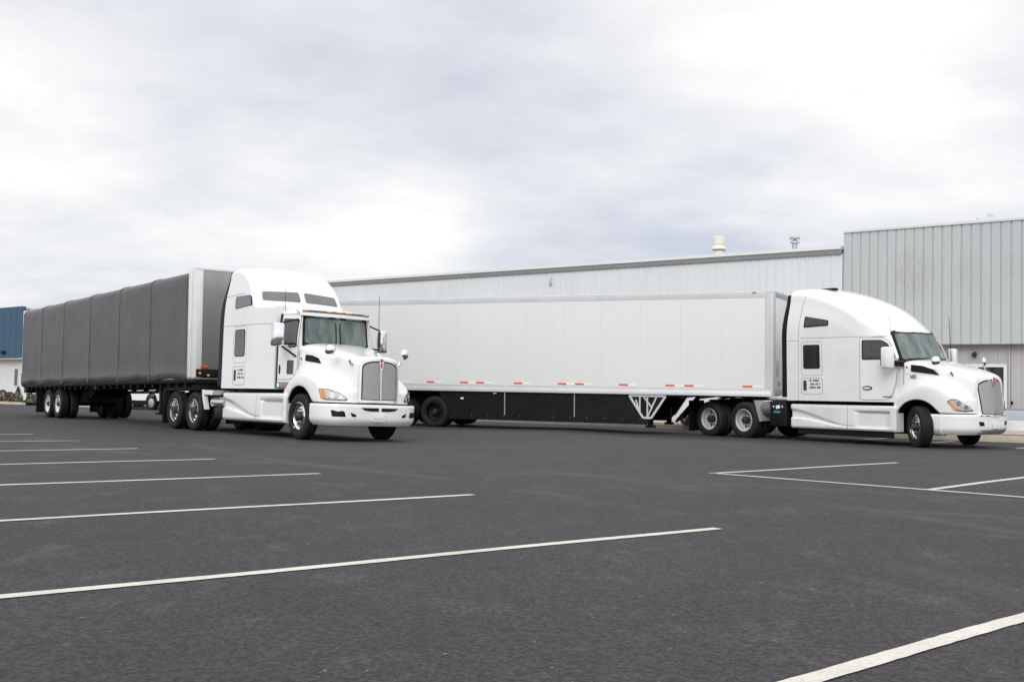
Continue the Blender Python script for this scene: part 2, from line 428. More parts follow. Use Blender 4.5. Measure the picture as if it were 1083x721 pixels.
# ------------------------------------------------------------------ surface patches
def rounded(pts, r, seg=5):
    """2-D polygon with rounded corners"""
    out = []; n = len(pts)
    for i in range(n):
        p = Vector(pts[i]); a = Vector(pts[i-1]); b = Vector(pts[(i+1) % n])
        rr = r[i] if isinstance(r, (list, tuple)) else r
        da = (a - p); db = (b - p); rr = min(rr, da.length*.48, db.length*.48)
        s = p + da.normalized()*rr; e = p + db.normalized()*rr
        for k in range(seg+1):
            t = k/seg; out.append(((1-t)**2*s + 2*t*(1-t)*p + t*t*e)[:])
    return out
def densify(pts, step=.12):
    out = []; n = len(pts)
    for i in range(n):
        a = Vector(pts[i]); b = Vector(pts[(i+1) % n]); k = max(1, int((b-a).length/step))
        for j in range(k): out.append(a.lerp(b, j/k)[:])
    return out
def patch(mb, outline, fmap, h=.006, depth=.03, rings=4):
    """a thin plate that follows the surface fmap(u, v, offset)"""
    outline = densify(outline); n = len(outline)
    c = (sum(p[0] for p in outline)/n, sum(p[1] for p in outline)/n)
    vs = [fmap(c[0], c[1], h)]; fs = []
    for k in range(1, rings+1):
        for p in outline: vs.append(fmap(lerp(c[0], p[0], k/rings), lerp(c[1], p[1], k/rings), h))
    for i in range(n): fs.append((0, 1+i, 1+(i+1) % n))
    for k in range(rings-1):
        a = 1+k*n; b = a+n
        for i in range(n): fs.append((a+i, b+i, b+(i+1) % n, a+(i+1) % n))
    a = 1+(rings-1)*n; b = len(vs)
    for p in outline: vs.append(fmap(p[0], p[1], h - depth))
    for i in range(n): fs.append((a+i, b+i, b+(i+1) % n, a+(i+1) % n))
    return mb.add(vs, fs)
def ribbon(mb, pts, fmap, w=.012, h=.003, closed=False, depth=.012):
    """thin line along pts on a surface"""
    P = [Vector(p) for p in pts]
    if closed: P = P + [P[0], P[1]]
    Q = []
    for a, b in zip(P, P[1:]):
        k = max(1, int((b-a).length/.1))
        for j in range(k): Q.append(a.lerp(b, j/k))
    Q.append(P[-1])
    rows = []
    for i, q in enumerate(Q):
        d = (Q[min(i+1, len(Q)-1)] - Q[max(i-1, 0)]).normalized(); n = Vector((-d.y, d.x))*w/2
        a = q+n; b = q-n
        rows.append([fmap(a.x, a.y, h-depth), fmap(a.x, a.y, h), fmap(b.x, b.y, h), fmap(b.x, b.y, h-depth)])
    return mb.grid(rows)
def plan_curve(px0, a, b, n, N_=400):
    pts = []
    for i in range(N_+1):
        c = math.sin(PI/2*i/N_); q = (1 - c**n)**(1/n) if i < N_ else 0
        pts.append((px0 + a*q, b*c))
    s_ = [0]
    for p, q in zip(pts, pts[1:]): s_.append(s_[-1] + math.hypot(q[0]-p[0], q[1]-p[1]))
    T = s_[-1]
    def f(arc):
        """signed arc length from the front centre -> x, y, normal"""
        sg = -1 if arc < 0 else 1; a_ = min(abs(arc), T)
        lo, hi = 0, N_
        while hi - lo > 1:
            m = (lo+hi)//2
            if s_[m] <= a_: lo = m
            else: hi = m
        t = (a_ - s_[lo])/max(1e-9, s_[hi]-s_[lo]); p, q = pts[lo], pts[hi]
        i0 = max(0, lo-2); i1 = min(N_, hi+2); tx = pts[i1][0]-pts[i0][0]; ty = pts[i1][1]-pts[i0][1]; l = math.hypot(tx, ty)
        nx, ny = ty/l, -tx/l
        if a_ < .02: nx, ny = 1, 0
        return lerp(p[0], q[0], t), sg*lerp(p[1], q[1], t), nx, sg*ny
    return f, T
def text_mesh(body, size, name, mat, parent, M, ext=.002):
    cu = bpy.data.curves.new(name, 'FONT'); cu.body = body; cu.size = size; cu.extrude = ext; cu.offset = size*.012
    cu.align_x = 'CENTER'; cu.align_y = 'CENTER'
    t = bpy.data.objects.new(name, cu); col.objects.link(t)
    dg = bpy.context.evaluated_depsgraph_get(); me = bpy.data.meshes.new_from_object(t.evaluated_get(dg))
    bpy.data.objects.remove(t); me.materials.clear(); me.materials.append(mat); me.transform(M)
    o = bpy.data.objects.new(name, me); col.objects.link(o); o.parent = parent; return o
SIDE_R = Matrix(((1, 0, 0, 0), (0, 0, -1, 0), (0, 1, 0, 0), (0, 0, 0, 1)))   # text in XZ plane facing -Y

# ------------------------------------------------------------------ wheels
def tyre_mesh(side, cy, tr=True):
    """side -1: outer face towards -y"""
    s = side; w = .14
    prof = [(.295, .085), (.31, .115), (.36, .138), (.42, .142), (.465, .132), (.488, .112), (.499, .098)]
    mid = []
    for y in (.075, .025, -.025, -.075):
        mid += [(.502, y+.012), (.488, y+.006), (.488, y-.006), (.502, y-.012)]
    prof2 = prof + mid + [(r, -h) for r, h in prof[::-1]]
    mb = MB(); mb.lathe([(r, cy + h*s*-1) for r, h in prof2], 48, 'y'); return mb
def wheel(parent, x, side, kind, rim_mat, z=.5, steer=0.0, ytrack=None):
    """kind: 'dual' or 'steer'. side -1 = right side of the vehicle"""
    s = side   # outward direction sign in y
    out = lambda h: h*s
    if kind == 'dual':
        yo = 1.10
        mb = MB()
        mb.lathe([(.30, out(.13)), (.312, out(.125)), (.308, out(.105)), (.285, out(.09)), (.272, out(.02)), (.265, out(-.035)), (.20, out(-.06)), (.135, out(-.055)), (.13, out(-.05)), (.02, out(-.05))], 40)
        w = mb.build('wheel', rim_mat, parent); w.location = (x, s*yo, z)
        hb = MB(); hb.lathe([(.105, out(-.05)), (.10, out(.06)), (.085, out(.10)), (.07, out(.105)), (.065, out(.14)), (.02, out(.145)), (.001, out(.145))], 20)
        for k in range(10):
            a = 2*PI*k/10; c = (.167*math.cos(a), .167*math.sin(a)); hb.rod((c[0], out(-.055), c[1]), (c[0], out(-.005), c[1]), .016, 8)
        for k in range(5):
            a = 2*PI*(k+.5)/5; c = (.222*math.cos(a), .222*math.sin(a)); hb.rod((c[0], out(-.06), c[1]), (c[0], out(-.046), c[1]), .03, 12)
        hb.build('hub', darkhub, w)
        tyre_mesh(s, 0).build('tyre', rubber, w)
        t2 = tyre_mesh(s, 0).build('tyre', rubber, w); t2.location = (0, -s*.34, 0)
        inner = MB(); inner.lathe([(.30, out(-.2)), (.30, out(-.47)), (.2, out(-.42)), (.001, out(-.42))], 24); inner.build('brake_drum', frame_m, w)
    else:
        yo = ytrack or 1.02
        mb = MB()
        mb.lathe([(.30, out(.13)), (.312, out(.125)), (.308, out(.10)), (.28, out(.07)), (.255, out(.05)), (.235, out(.065)), (.20, out(.085)), (.15, out(.09)), (.125, out(.09)), (.001, out(.088))], 40)
        w = mb.build('wheel', rim_mat, parent); w.location = (x, s*yo, z); w.rotation_euler = (0, 0, steer)
        hb = MB()
        for k in range(10):
            a = 2*PI*k/10; c = (.165*math.cos(a), .165*math.sin(a)); hb.rod((c[0], out(.085), c[1]), (c[0], out(.125), c[1]), .015, 8)
        for k in range(10):
            a = 2*PI*(k+.5)/10; c = (.232*math.cos(a), .232*math.sin(a)); hb.rod((c[0], out(.045), c[1]), (c[0], out(.073), c[1]), .024, 12)
        hb.lathe([(.10, out(.08)), (.095, out(.15)), (.07, out(.175)), (.06, out(.20)), (.001, out(.20))], 20)
        hb.build('hub', darkhub, w)
        tyre_mesh(s, 0).build('tyre', rubber, w)
        inner = MB(); inner.lathe([(.28, out(-.05)), (.28, out(-.16)), (.2, out(-.18)), (.001, out(-.18))], 24); inner.build('brake_drum', frame_m, w)
    return w

# ------------------------------------------------------------------ tractor
def tractor(M, P, label, cat):
    root = empty('semi_truck', label, cat, M)
    wf = P['w']              # half width of the body side at (x, z)
    top0 = P['top']          # roof centre profile
    S = P.get('shoulder', .32); nn = 4.0
    X0, X1, ZB = P['x0'], P['x1'], P['zb']
    def ztop_raw(x, y):
        a = abs(y)
        z = sinterp(top0, x + P['shift']*(a/1.2)**2)
        if P.get('ws'):
            z = min(z, wsz(x, y))
        return z
    def wsx(y, k):
        (xt, zt), (xb, zb_) = P['wsc']; c = P['wscurve'][k] * (abs(y)/.9)**2
        return (xt if k == 0 else xb) - c
    def wsz(x, y):
        (xt, zt), (xb, zb_) = P['wsc']; a = wsx(y, 0); b = wsx(y, 1)
        return zt + (x - a)*(zb_ - zt)/(b - a) if x > a else 9
    def shear(x, z):
        k = P['shear'] * sstep(2.7, 4.1, z); return x + k*max(0, 1 - (x - X0)/1.1)
    def hf(x, y):            # height field of the roof incl. the rounded shoulder
        W = wf(x, ztop_raw(x, 0) - S); t = min(1, abs(y)/W)
        h = (1 - t**nn)**(1/nn)
        Sx = S if P.get('ws') else min(S, max(.04, .38*(ztop_raw(x, 0) - 3.02) + .04))
        return ztop_raw(x, y) - Sx*(1 - h)
    def body_mesh():
        mb = MB(); rows = []; nx = P.get('nx', 60)
        xs_ = [lerp(X0, X1, i/nx) for i in range(nx+1)]
        if P.get('ws'):
            xt = P['wsc'][0][0]; xs_ = sorted([x for x in xs_ if abs(x-xt) > .03] + [xt-.02, xt-.004, xt+.008, xt+.03])
        def ck(x, y): return (.165*sstep(4.4, 5.25, x) if P.get('ws') else 0)*min(1.5, (y/.9)**2)
        for x in xs_:
            xe = x - ck(x, 1.02)
            zr = ztop_raw(xe, 0); W = wf(xe, zr - S); ze = hf(xe, W)
            half = []
            for k in range(15):
                z = lerp(ZB, ze, k/14) ; half.append((shear(xe, z), wf(xe, z) if k < 14 else W, z))
            na = 20
            for k in range(1, na+1):
                th = PI/2*k/na; t = math.cos(th)**(2/nn) if th < PI/2 - 1e-6 else 0
                y = W*t; xy = x - ck(x, y); z = hf(xy, y); half.append((shear(xy, z), y, z))
            row = half + [(p[0], -p[1], p[2]) for p in half[-2::-1]]
            rows.append(row)
        mb.grid(rows)
        for r, fl in ((rows[0], 1), (rows[-1], 0)):
            n = len(r); m = n//2
            for k in range(m):   # strip cap
                mb.add([r[k], r[k+1], r[n-2-k], r[n-1-k]], [(0, 1, 2, 3)])
        return mb
    body = body_mesh().build(P['bodyname'], paint, root, ang=40)
    # rounded maps on the two sides
    def smap(sgn):
        return lambda x, z, o: (shear(x, z), sgn*(wf(x, z) + o), z)
    def fmap_yz(y, z, o):    # front of the roof: find x where the height field meets z
        a, b = P['fx']
        for _ in range(30):
            m = (a+b)/2
            if hf(m, y) > z: a = m
            else: b = m
        return (a + o*.8, y, z + o*.5)
    def wsmap(y, t, o):      # windscreen: t 0 top .. 1 bottom
        (xt, zt), (xb, zb_) = P['wsc']; a = wsx(y, 0); b = wsx(y, 1)
        return (lerp(a, b, t) + o*.85, y, lerp(zt, zb_, t) + o*.5)
    R = smap(-1); L = smap(1)
    # ---- sleeper glazing, hatches, seams
    for sgn in (-1, 1):
        mp = smap(sgn)
        for nm, poly, r, mat_ in P['sidewin']:
            q = rounded(poly, r)
            fr = MB(); cx = sum(p[0] for p in poly)/len(poly); cz = sum(p[1] for p in poly)/len(poly)
            big = [(cx + (p[0]-cx)*1.09, cz + (p[1]-cz)*1.06) for p in q]
            patch(fr, big, mp, .007); fo = fr.build('window_frame', black, body)
            g = MB(); patch(g, q, mp, .011); g.build(nm, mat_, body)
        sm = MB()
        for pl, w_, cl in P['seams']: ribbon(sm, pl, mp, w_, closed=cl)
        sm.build('panel_seam', seam, body)
        # luggage hatch lock and small lettering
        hx, hz = P['hatch']
        lk = MB(); patch(lk, rounded([(hx+.07, hz+.10), (hx+.17, hz+.10), (hx+.17, hz+.36), (hx+.07, hz+.36)], .03), mp, .012); lk.build('hatch_latch', decal, body)
        tx = MB(); rr = random.Random(3)
        for li, zz in enumerate((.36, .27, .18)):
            x = hx + .26
            while x < hx + .60 - (.04 if li == 0 else 0):
                wd = rr.uniform(.022, .034)
                if rr.random() < .16: x += .035
                patch(tx, [(x, hz+zz-.03), (x+wd, hz+zz-.03), (x+wd, hz+zz+.02), (x, hz+zz+.02)], mp, .004, .004, 1); x += wd + .012
        tx.build('lettering', greydecal if P['kind'] == 'L' else decal, body)
    # ---- rubber side extenders
    for sgn in (-1, 1):
        rows = []
        for k in range(25):
            z = lerp(1.16, P['ext_top'], k/24); xf = shear(X0, z) + .01; wdt = P['ext_w']*(1 - (.55 if P['kind'] == 'L' else .25)*sstep(2.8, 4.0, z)) + .02
            y = wf(X0, z) - .012
            rows.append([(xf, sgn*(y-.03), z), (xf, sgn*y, z), (xf-wdt, sgn*(y-.01), z), (xf-wdt, sgn*(y-.04), z)])
        MB().grid(rows, closed=True).build('side_extender', black, root)
    # ---- separate cab (left truck)
    if P.get('cab'):
        P['cab'](root, P, locals())
    # windscreen
    ws = MB(); a, b = P['wshw']
    fr = MB(); patch(fr, rounded([(-a-.03, -.06), (a+.03, -.06), (b+.04, 1.10), (-b-.04, 1.10)], .08), wsmap, .006, .03, 6); fro = fr.build('windscreen_seal', black, root)
    g = MB(); patch(g, rounded([(-a+.02, .05), (a-.02, .05), (b-.02, .97), (-b+.02, .97)], .09), wsmap, .012, .02, 6)
    gl = g.build('windscreen', winglass, root)
    # wipers
    wp = MB()
    for s in (-1, 1):
        p = [wsmap(s*y, t, .03) for y, t in P['wipers']]
        wp.tube(p, .011, 6)
    wp.build('wiper', black, gl)
    # ---- hood and fenders
    H = P['hood']; xw = P['xw']; AR = H['R']; az = H['az']
    st = []
    x = H['x0']
    xs = set()
    n1 = 14
    for k in range(n1+1): xs.add(round(xw + AR*math.cos(PI*k/n1), 4))
    x = H['x0']
    while x < min(xs) - .04: xs.add(round(x, 4)); x += .09
    x = xw + AR + .07
    while x < H['x1'] - .12: xs.add(round(x, 4)); x += .08
    for d in (.10, .06, .03, .012, 0): xs.add(round(H['x1'] - d, 4))
    xs = [x for x in sorted(xs) if x >= H['x0'] - 1e-6]
    def plan(x, o=0, n=None, b=None, x0=None, a=None):
        n = n or H['n']; b = b or H['b']; x0 = x0 or H['px0']; a = a or (H['x1'] + .06 - x0)
        if x <= x0: return b + o
        t = min(.999, (x-x0)/a); return b*(1 - t**n)**(1/n) + o
    rows = []
    for x in xs:
        hw = interp(H['hw'], x); zt = sinterp(H['zt'], x); fw = max(hw + .02, plan(x) * (interp(H['fw'], x))); zf = sinterp(H['zf'], x)
        # nose rounding
        d = H['x1'] - x
        if d < .10: k = 1 - math.sqrt(max(0, 1 - ((.10 - d)/.10)**2)); zt -= .07*k; hw -= .03*k
        zb = H['zb']; dx = abs(x - xw)
        if dx <= AR + 1e-3: zb = max(zb, az + math.sqrt(max(0, AR*AR - dx*dx)))
        zb = min(zb, zf - .10)
        m = min(.16, zf - zb - .02)
        e = fw - hw
        zh = max(zt - .17, zf + .04)
        half = [(0, zt), (.35*hw, zt-.004), (.7*hw, zt-.022), (.9*hw, zt-.06), (.985*hw, zt-.12), (hw+.01, lerp(zt-.17, zh, .2)), (hw+.02, lerp(zt-.2, zf+.08, .6)), (hw+.05*min(1, e*4), zf+.05),
                (hw+.25*e, zf+.005), (hw+.6*e, zf-.01), (hw+.85*e, zf-.045), (fw-.01, zf-.11), (fw, zf-.10-m*.5), (fw, lerp(zf-.1-m*.5, zb, .5)), (fw, zb), (fw-.02, zb-.004), (fw-.05, zb+.012)]
        zs = [p[1] for p in half]
        row = [(x, y, z) for y, z in half]
        rows.append([(p[0], -p[1], p[2]) for p in row[:0:-1]] + row)
    mb = MB(); mb.grid(rows)
    r = rows[-1]; n = len(r); m = n//2
    for k in range(m): mb.add([r[k], r[k+1], r[n-2-k], r[n-1-k]], [(0, 1, 2, 3)])
    hood = mb.build('hood', paint, root, ang=50, subsurf=1)
    def hside(x, sgn=-1, z=None):
        hw = interp(H['hw'], x); return hw
    pf, pT = plan_curve(H['px0'], H['x1'] + .06 - H['px0'], H['b'], H['n'])
    def fmap_plan(sgn):
        def f(a_, z, o):
            x, y, nx, ny = pf(sgn*a_); return (x + o*nx, y*interp(H['fw'], x) + o*ny, z)
        return f
    for sgn in (-1, 1):
        mp = fmap_plan(sgn)
        # headlight: smoked bezel, clear lens, amber marker, two round lamps
        hl = P['hl']
        bz = MB(); patch(bz, rounded(hl, .02), mp, .016, .05); bo = bz.build('headlight', black, root)
        cs = sum(p[0] for p in hl)/len(hl); cz = sum(p[1] for p in hl)/len(hl)
        lens = [(cs+(p[0]-cs)*.93, cz+(p[1]-cz)*.88) for p in hl]
        ln = MB(); patch(ln, rounded(lens, .02), mp, .022, .02); ln.build('lens', lampglass, bo)
        am = MB(); patch(am, rounded(P['hl_amber'], .01), mp, .026, .02); am.build('turn_signal', amber, bo)
        lm = MB()
        for (s_, z_, r_) in P['hl_lamps']:
            patch(lm, [(s_ + r_*1.0*math.cos(a*PI/8), z_ + r_*1.0*P['lampk']*math.sin(a*PI/8)) for a in range(16)], mp, .025, .02, 2)
        lm.build('lamp', chrome, bo)
    # ---- bumper
    B = P['bumper']
    def bplan(s, z, o):
        """s signed arc length from the front centre, z height"""
        ins = 0
        u = (z - B['z0'])/(B['z1'] - B['z0'])
        if u < .35: ins = .10*((.35-u)/.35)**2
        if u > .94: ins = .015*((u-.94)/.06)
        x, y, nx, ny = bf(s)
        return (x + (o-ins)*nx, y + (o-ins)*ny, z)
    bf, bT = plan_curve(B['px0'], B['xf'] - B['px0'], B['b'], B['n'])
    rows = []; nz = 14; ns = 140
    for k in range(nz+1):
        z = lerp(B['z0'], B['z1'], k/nz); row = []
        for i in range(ns+1):
            s = lerp(-bT, bT, i/ns); row.append(bplan(s, z, 0))
        a0 = row[0]; a1 = row[-1]
        row = [(B['xr'], a0[1], z)] + row + [(B['xr'], a1[1], z)]
        rows.append(row)
    mb = MB(); mb.grid(rows)
    for rr_ in (rows[0], rows[-1]):
        n = len(rr_)
        for k in range(n//2): mb.add([rr_[k], rr_[k+1], rr_[n-2-k], rr_[n-1-k]], [(0, 1, 2, 3)])
    # inward returns at the wheel arch
    for idx in (0, -1):
        mb.grid([[r_[idx] for r_ in rows], [(r_[idx][0], r_[idx][1]*.82, r_[idx][2]) for r_ in rows]])
    bump = mb.build('bumper', paint, root, ang=40)
    dk = MB()
    for poly, rr in B['holes']:
        for sg in (-1, 1):
            patch(dk, rounded([(p[0]*sg, p[1]) for p in poly], rr), bplan, .007, .02, 4)
    dk.build('air_inlet', black, bump)
    if B.get('lip'):
        lp_ = MB(); patch(lp_, rounded([(-.62, .355), (.62, .355), (.50, .455), (-.50, .455)], .02), bplan, .006, .012, 4); lp_.build('lower_valance', valm, bump); lp_ = MB(); patch(lp_, [(-.55, .772), (.55, .772), (.55, .792), (-.55, .792)], bplan, .006, .012, 2); lp_.build('bumper_slot', black, bump)
    if B.get('plate'):
        p0, p1, z0, z1 = B['plate']
        pl = MB(); patch(pl, rounded([(p0, z0), (p1, z0), (p1, z1), (p0, z1)], .008), bplan, .03, .02, 1); po = pl.build('licence_plate', platem, bump)
        pg = MB(); c = (p0+p1)/2; w = (p1-p0)
        for k in (-.28, -.1, .1, .28):
            patch(pg, [(c+w*(k-.05), lerp(z0, z1, .25)), (c+w*(k+.05), lerp(z0, z1, .25)), (c+w*(k+.05), lerp(z0, z1, .62)), (c+w*(k-.05), lerp(z0, z1, .62))], bplan, .033, .005, 1)
        pg.build('plate_number', plateg, po)
    # dark core behind grille, hood gap and wheel wells
    core = MB()
    core.box(xw - .75, P['bumper']['xf'] - .16, -.40, .40, .45, 1.45)
    core.box(xw + AR + .02, H['x1'] - .22, -.86, .86, .40, B['z1'] + .10)
    core.build('engine_bay', black, root)
    for sgn in (-1, 1):   # wheel-well liners
        rows = []
        for k in range(17):
            a = PI*k/16; r_ = AR - .015
            x = xw + r_*math.cos(a); z = az + r_*math.sin(a)
            rows.append([(x, sgn*(plan(x)*interp(H['fw'], x) - .04), z), (x, sgn*.42, z)])
        rows = [[(xw + AR - .015, p[1], .45) for p in rows[0]]] + rows + [[(xw - AR + .015, p[1], .45) for p in rows[-1]]]
        lin = MB().grid(rows)
        lin.build('wheel_arch_liner', black, root)
    # ---- grille
    G = P['grille']; gx0, gx1, gw0, gw1, gz0, gz1 = G['xb'], G['xt'], G['wb'], G['wt'], G['z0'], G['z1']
    def gmap(y, z, o):
        t = (z-gz0)/(gz1-gz0); return (lerp(gx0, gx1, t) - G['bow']*(abs(y)/.5)**2 + o, y, z)
    crown = G['crown']
    def gpoly(grow, bot=0):
        pts = []
        wb_, wt_ = gw0 + grow, gw1 + grow
        pts += [(-wb_, gz0 - grow - bot), (wb_, gz0 - grow - bot), (wt_, gz1 - .02 + grow)]
        pts += [(wt_*.6, gz1 + crown*.64 + grow), (0, gz1 + crown + grow), (-wt_*.6, gz1 + crown*.64 + grow), (-wt_, gz1 - .02 + grow)]
        return rounded(pts, [.04, .04, .10, .05, .02, .05, .10])
    sr = MB(); patch(sr, gpoly(.055), gmap, .045, .12, 5); go = sr.build('grille', chrome if P['kind'] == 'L' else paint, root)
    if P['kind'] == 'R':
        pass
    ch = MB(); patch(ch, gpoly(.018 if P['kind'] == 'L' else .032), gmap, .052, .06, 5); ch.build('grille_surround', chrome, go)
    bk = MB(); patch(bk, gpoly(.004), gmap, .056, .02, 5); bk.build('grille_shadow_gap', black, go)
    for sgn in (-1, 1):
        pts = [(.025*sgn, gz0+.012), ((gw0-.02)*sgn, gz0+.012), ((gw1-.02)*sgn, gz1-.04), ((gw1-.02)*.6*sgn, gz1+crown*.64-.025), (.025*sgn, gz1+crown-.03)]
        ms = MB(); patch(ms, rounded(pts, [.01, .03, .09, .05, .01]), gmap, .062, .02, 5); ms.build('mesh_screen', grillem, go)
    cb = MB(); patch(cb, rounded([(-.02, gz0-.01), (.02, gz0-.01), (.026, gz1+crown), (-.026, gz1+crown)], .004), gmap, .085, .05, 2)
    cb.build('centre_bar', alu, go)
    ebz = gz1 + crown - .03
    em = MB(); patch(em, rounded([(-.03, ebz-.16), (.03, ebz-.16), (.05, ebz), (.045, ebz+.08), (-.045, ebz+.08), (-.05, ebz)], .02), gmap, .10, .06, 2); eo = em.build('badge', chrome, go)
    er = MB()
    er_pts = [(.038*math.cos(a*PI/10), ebz+.035+.042*math.sin(a*PI/10)) for a in range(20)]
    patch(er, er_pts, gmap, .106, .02, 2); patch(er, [(-.018, ebz-.13), (.018, ebz-.13), (.026, ebz-.02), (-.026, ebz-.02)], gmap, .106, .02, 1)
    er.build('badge_enamel', emblem_red, eo)
    # ---- hood side vents and badge
    for sgn in (-1, 1):
        V = P['vent']
        def hmap(x, z, o, sgn=sgn): return (x, sgn*(interp(V['y'], x) + V.get('tilt', 0)*(V['zr']-z) + o), z)
        vm = MB(); patch(vm, rounded(V['poly'], .015), hmap, .010, .03, 3); vm.build('hood_vent', black, hood)
        bm_ = MB(); c = V['badge']
        patch(bm_, rounded([(c[0]-.018, c[1]-.12), (c[0]+.018, c[1]-.12), (c[0]+.03, c[1]+.06), (c[0], c[1]+.085), (c[0]-.03, c[1]+.06)], .01), hmap, .012, .02, 2); bo = bm_.build('side_badge', chrome, hood)
        rm = MB(); patch(rm, [(c[0]+.022*math.cos(a*PI/8), c[1]+.025+.034*math.sin(a*PI/8)) for a in range(16)], hmap, .016, .008, 2); rm.build('badge_enamel', emblem_red, bo)
    for sgn in (-1, 1):
        jm = MB(); xj = P['vent']['joint']
        ribbon(jm, [(xj, 1.98), (xj, 1.52)], lambda x, z, o, sgn=sgn: (x, sgn*(interp(P['vent']['y'], x) + P['vent'].get('tilt', 0)*(P['vent']['zr']-z) + o), z), .012, .008); jm.build('hood_joint', seam, hood)
    # ---- doors
    D = P['door']
    for sgn in (-1, 1):
        def dmap(x, z, o, sgn=sgn): return (x, sgn*(D['y'](x, z) + o), z)
        dm = MB(); patch(dm, rounded(D['poly'], D['r']), dmap, .008, .04, 6); do = dm.build('door', paint, root)
        sm = MB(); ribbon(sm, rounded(D['poly'], D['r'], 3), dmap, .016, .0085, True); sm.build('door_gap', seam, do)
        wm = MB(); patch(wm, rounded(D['win'], D['wr']), dmap, .013, .02, 5); wm.build('window_seal', black, do)
        cx = sum(p[0] for p in D['win'])/len(D['win']); cz = sum(p[1] for p in D['win'])/len(D['win'])
        gm = MB(); patch(gm, rounded([(cx+(p[0]-cx)*.94, cz+(p[1]-cz)*.93) for p in D['win']], D['wr']), dmap, .017, .02, 5); gm.build('window', sideglass, do)
        hx, hz, hwd, hh = D['handle']
        hm = MB(); patch(hm, [(hx+hwd*math.cos(a*PI/10), hz+hh*math.sin(a*PI/10)) for a in range(20)], dmap, .016, .02, 2); ho = hm.build('handle', black, do)
        hc = MB(); patch(hc, [(hx+hwd*.75*math.cos(a*PI/10), hz+hh*.45*math.sin(a*PI/10)) for a in range(20)], dmap, .03, .02, 2)
        if P['kind'] == 'R': hc.build('handle_grip', paint, ho) if False else hc.build('door_pull', paint, do)
        if D.get('small'):
            s = MB(); patch(s, rounded(D['small'], .04), dmap, .014, .02, 3); s.build('lower_window', sideglass, do)
        if D.get('bottom_mark'):
            x0, x1, z0, z1 = D['bottom_mark']; s = MB(); x = x0
            while x < x1 - .02:
                patch(s, [(x, z0), (x+.02, z0), (x+.02, z1), (x, z1)], dmap, .010, .004, 1); x += .027
            s.build('door_lettering', decal, do)
    # ---- mirrors
    MR = P['mirror']
    for sgn in (-1, 1):
        x, y, z0, z1, w, dp = MR
        mb = MB(); mb.box(x - dp/2, x + dp/2, y - w/2, y + w/2, z0, z1, .05, 3)
        mb.xf(lambda a, b, c: (a + (y-b)*.25, b, c))
        if sgn < 0: mb.mirror()
        mo = mb.build('wing_mirror', chrome if P['kind'] == 'L' else paint, root)
        gm = MB(); gm.box(x - dp/2 - .012, x - dp/2 + .004, y - w/2+.02, y + w/2-.02, z0+.06, z1-.06, .01)
        gm.xf(lambda a, b, c: (a + (y-b)*.25, b, c))
        if sgn < 0: gm.mirror()
        gm.build('mirror_glass', sideglass, mo)
        for seg_, r_ in P['mirror_arms']: MB().tube([(a, sgn*b, c) for a, b, c in seg_], r_, 8).build('mirror_bracket', black, mo)
    # hood mirrors
    for sgn in (-1, 1):
        (bx, by, bz_), (hx, hy, hz) = P['hoodmirror']
        st_ = MB(); st_.tube([(bx, sgn*by, bz_), (lerp(bx, hx, .45), sgn*lerp(by, hy, .2), lerp(bz_, hz, .55)), (hx, sgn*hy, hz)], .008, 6)
        st_.rod((bx+.01, sgn*(by-.03), bz_-.05), (bx-.01, sgn*(by+.02), bz_+.045), .035, 12)
        so = st_.build('hood_mirror', alu, root)
        hm = MB(); hm.lathe([(.001, -.10), (.06, -.09), (.10, -.05), (.118, 0), (.12, .012), (.10, .02), (.001, .02)], 24, 'x')
        hm.xf(lambda a, b, c: (-a*.8, b, c)); ho = hm.build('mirror_head', chrome, so); ho.location = (hx, sgn*hy, hz); ho.rotation_euler = (0, 0, sgn*.5)
    # ---- side skirts
    K = P['skirt']
    for sgn in (-1, 1):
        x0, x1, z0, z1 = K['x0'], K['x1'], K['z0'], K['z1']
        nx, nz = 70, 26; rows = []
        for i in range(nx+1):
            x = lerp(x0, x1, i/nx); row = []
            for k in range(nz+1):
                z = lerp(z0, z1, k/nz); t = (x-x0)/(x1-x0); u = (z-z0)/(z1-z0)
                d = 0
                # hollow behind a falling crease
                crease = lerp(.82, .18, sstep(0, .62, t)); low = .40 - .30*sstep(.05, .62, t)
                if u < crease and u > low and t < .64:
                    d += .055*min(1, (crease-u)/.12)*min(1, (u-low)/.06)
                d += .04*max(0, (u-.93)/.07)**2 + .035*max(0, (.06-u)/.06)
                # step recess near the front
                s_ = sstep(K['step'][0]-.03, K['step'][0]+.05, x)*(1-sstep(K['step'][1]-.05, K['step'][1]+.03, x))
                d += s_*.10*(1 - min(1, abs(z-K['step'][2])/.045)**2) if abs(z-K['step'][2]) < .045 else 0
                d += s_*.03*(1 if z < K['step'][2] else 0)*sstep(.05, .2, u)
                e = min((x-x0), .12); d += .12*(1-e/.12)**2
                e2 = min((x1-x), .06); d += .06*(1-e2/.06)**2
                row.append((x, sgn*(K['y'] - d), z))
            row = [(x, sgn*(K['y']-.35), z0)] + row + [(x, sgn*(K['y']-.35), z1)]
            rows.append(row)
        mb = MB(); mb.grid(rows)
        for rr_ in (rows[0], rows[-1]): mb.add(rr_, [tuple(range(len(rr_)))])
        so = mb.build('side_skirt', skirtpaint, root, ang=30)
        lp = MB(); lp.box(x0 + .25, x1 - .1, sgn*(K['y']-.10) - .015, sgn*(K['y']-.10) + .015, K['lz'], z0 + .01); lp.build('lower_skirt', black, so)
        sq = MB(); kk = K['split']; sq.box(kk-.006, kk+.006, min(sgn*(K['y']+.002), sgn*(K['y']-.1)), max(sgn*(K['y']+.002), sgn*(K['y']-.1)), z0+.01, z1-.03); sq.build('panel_seam', seam, so)
    # ---- chassis
    ch = MB()
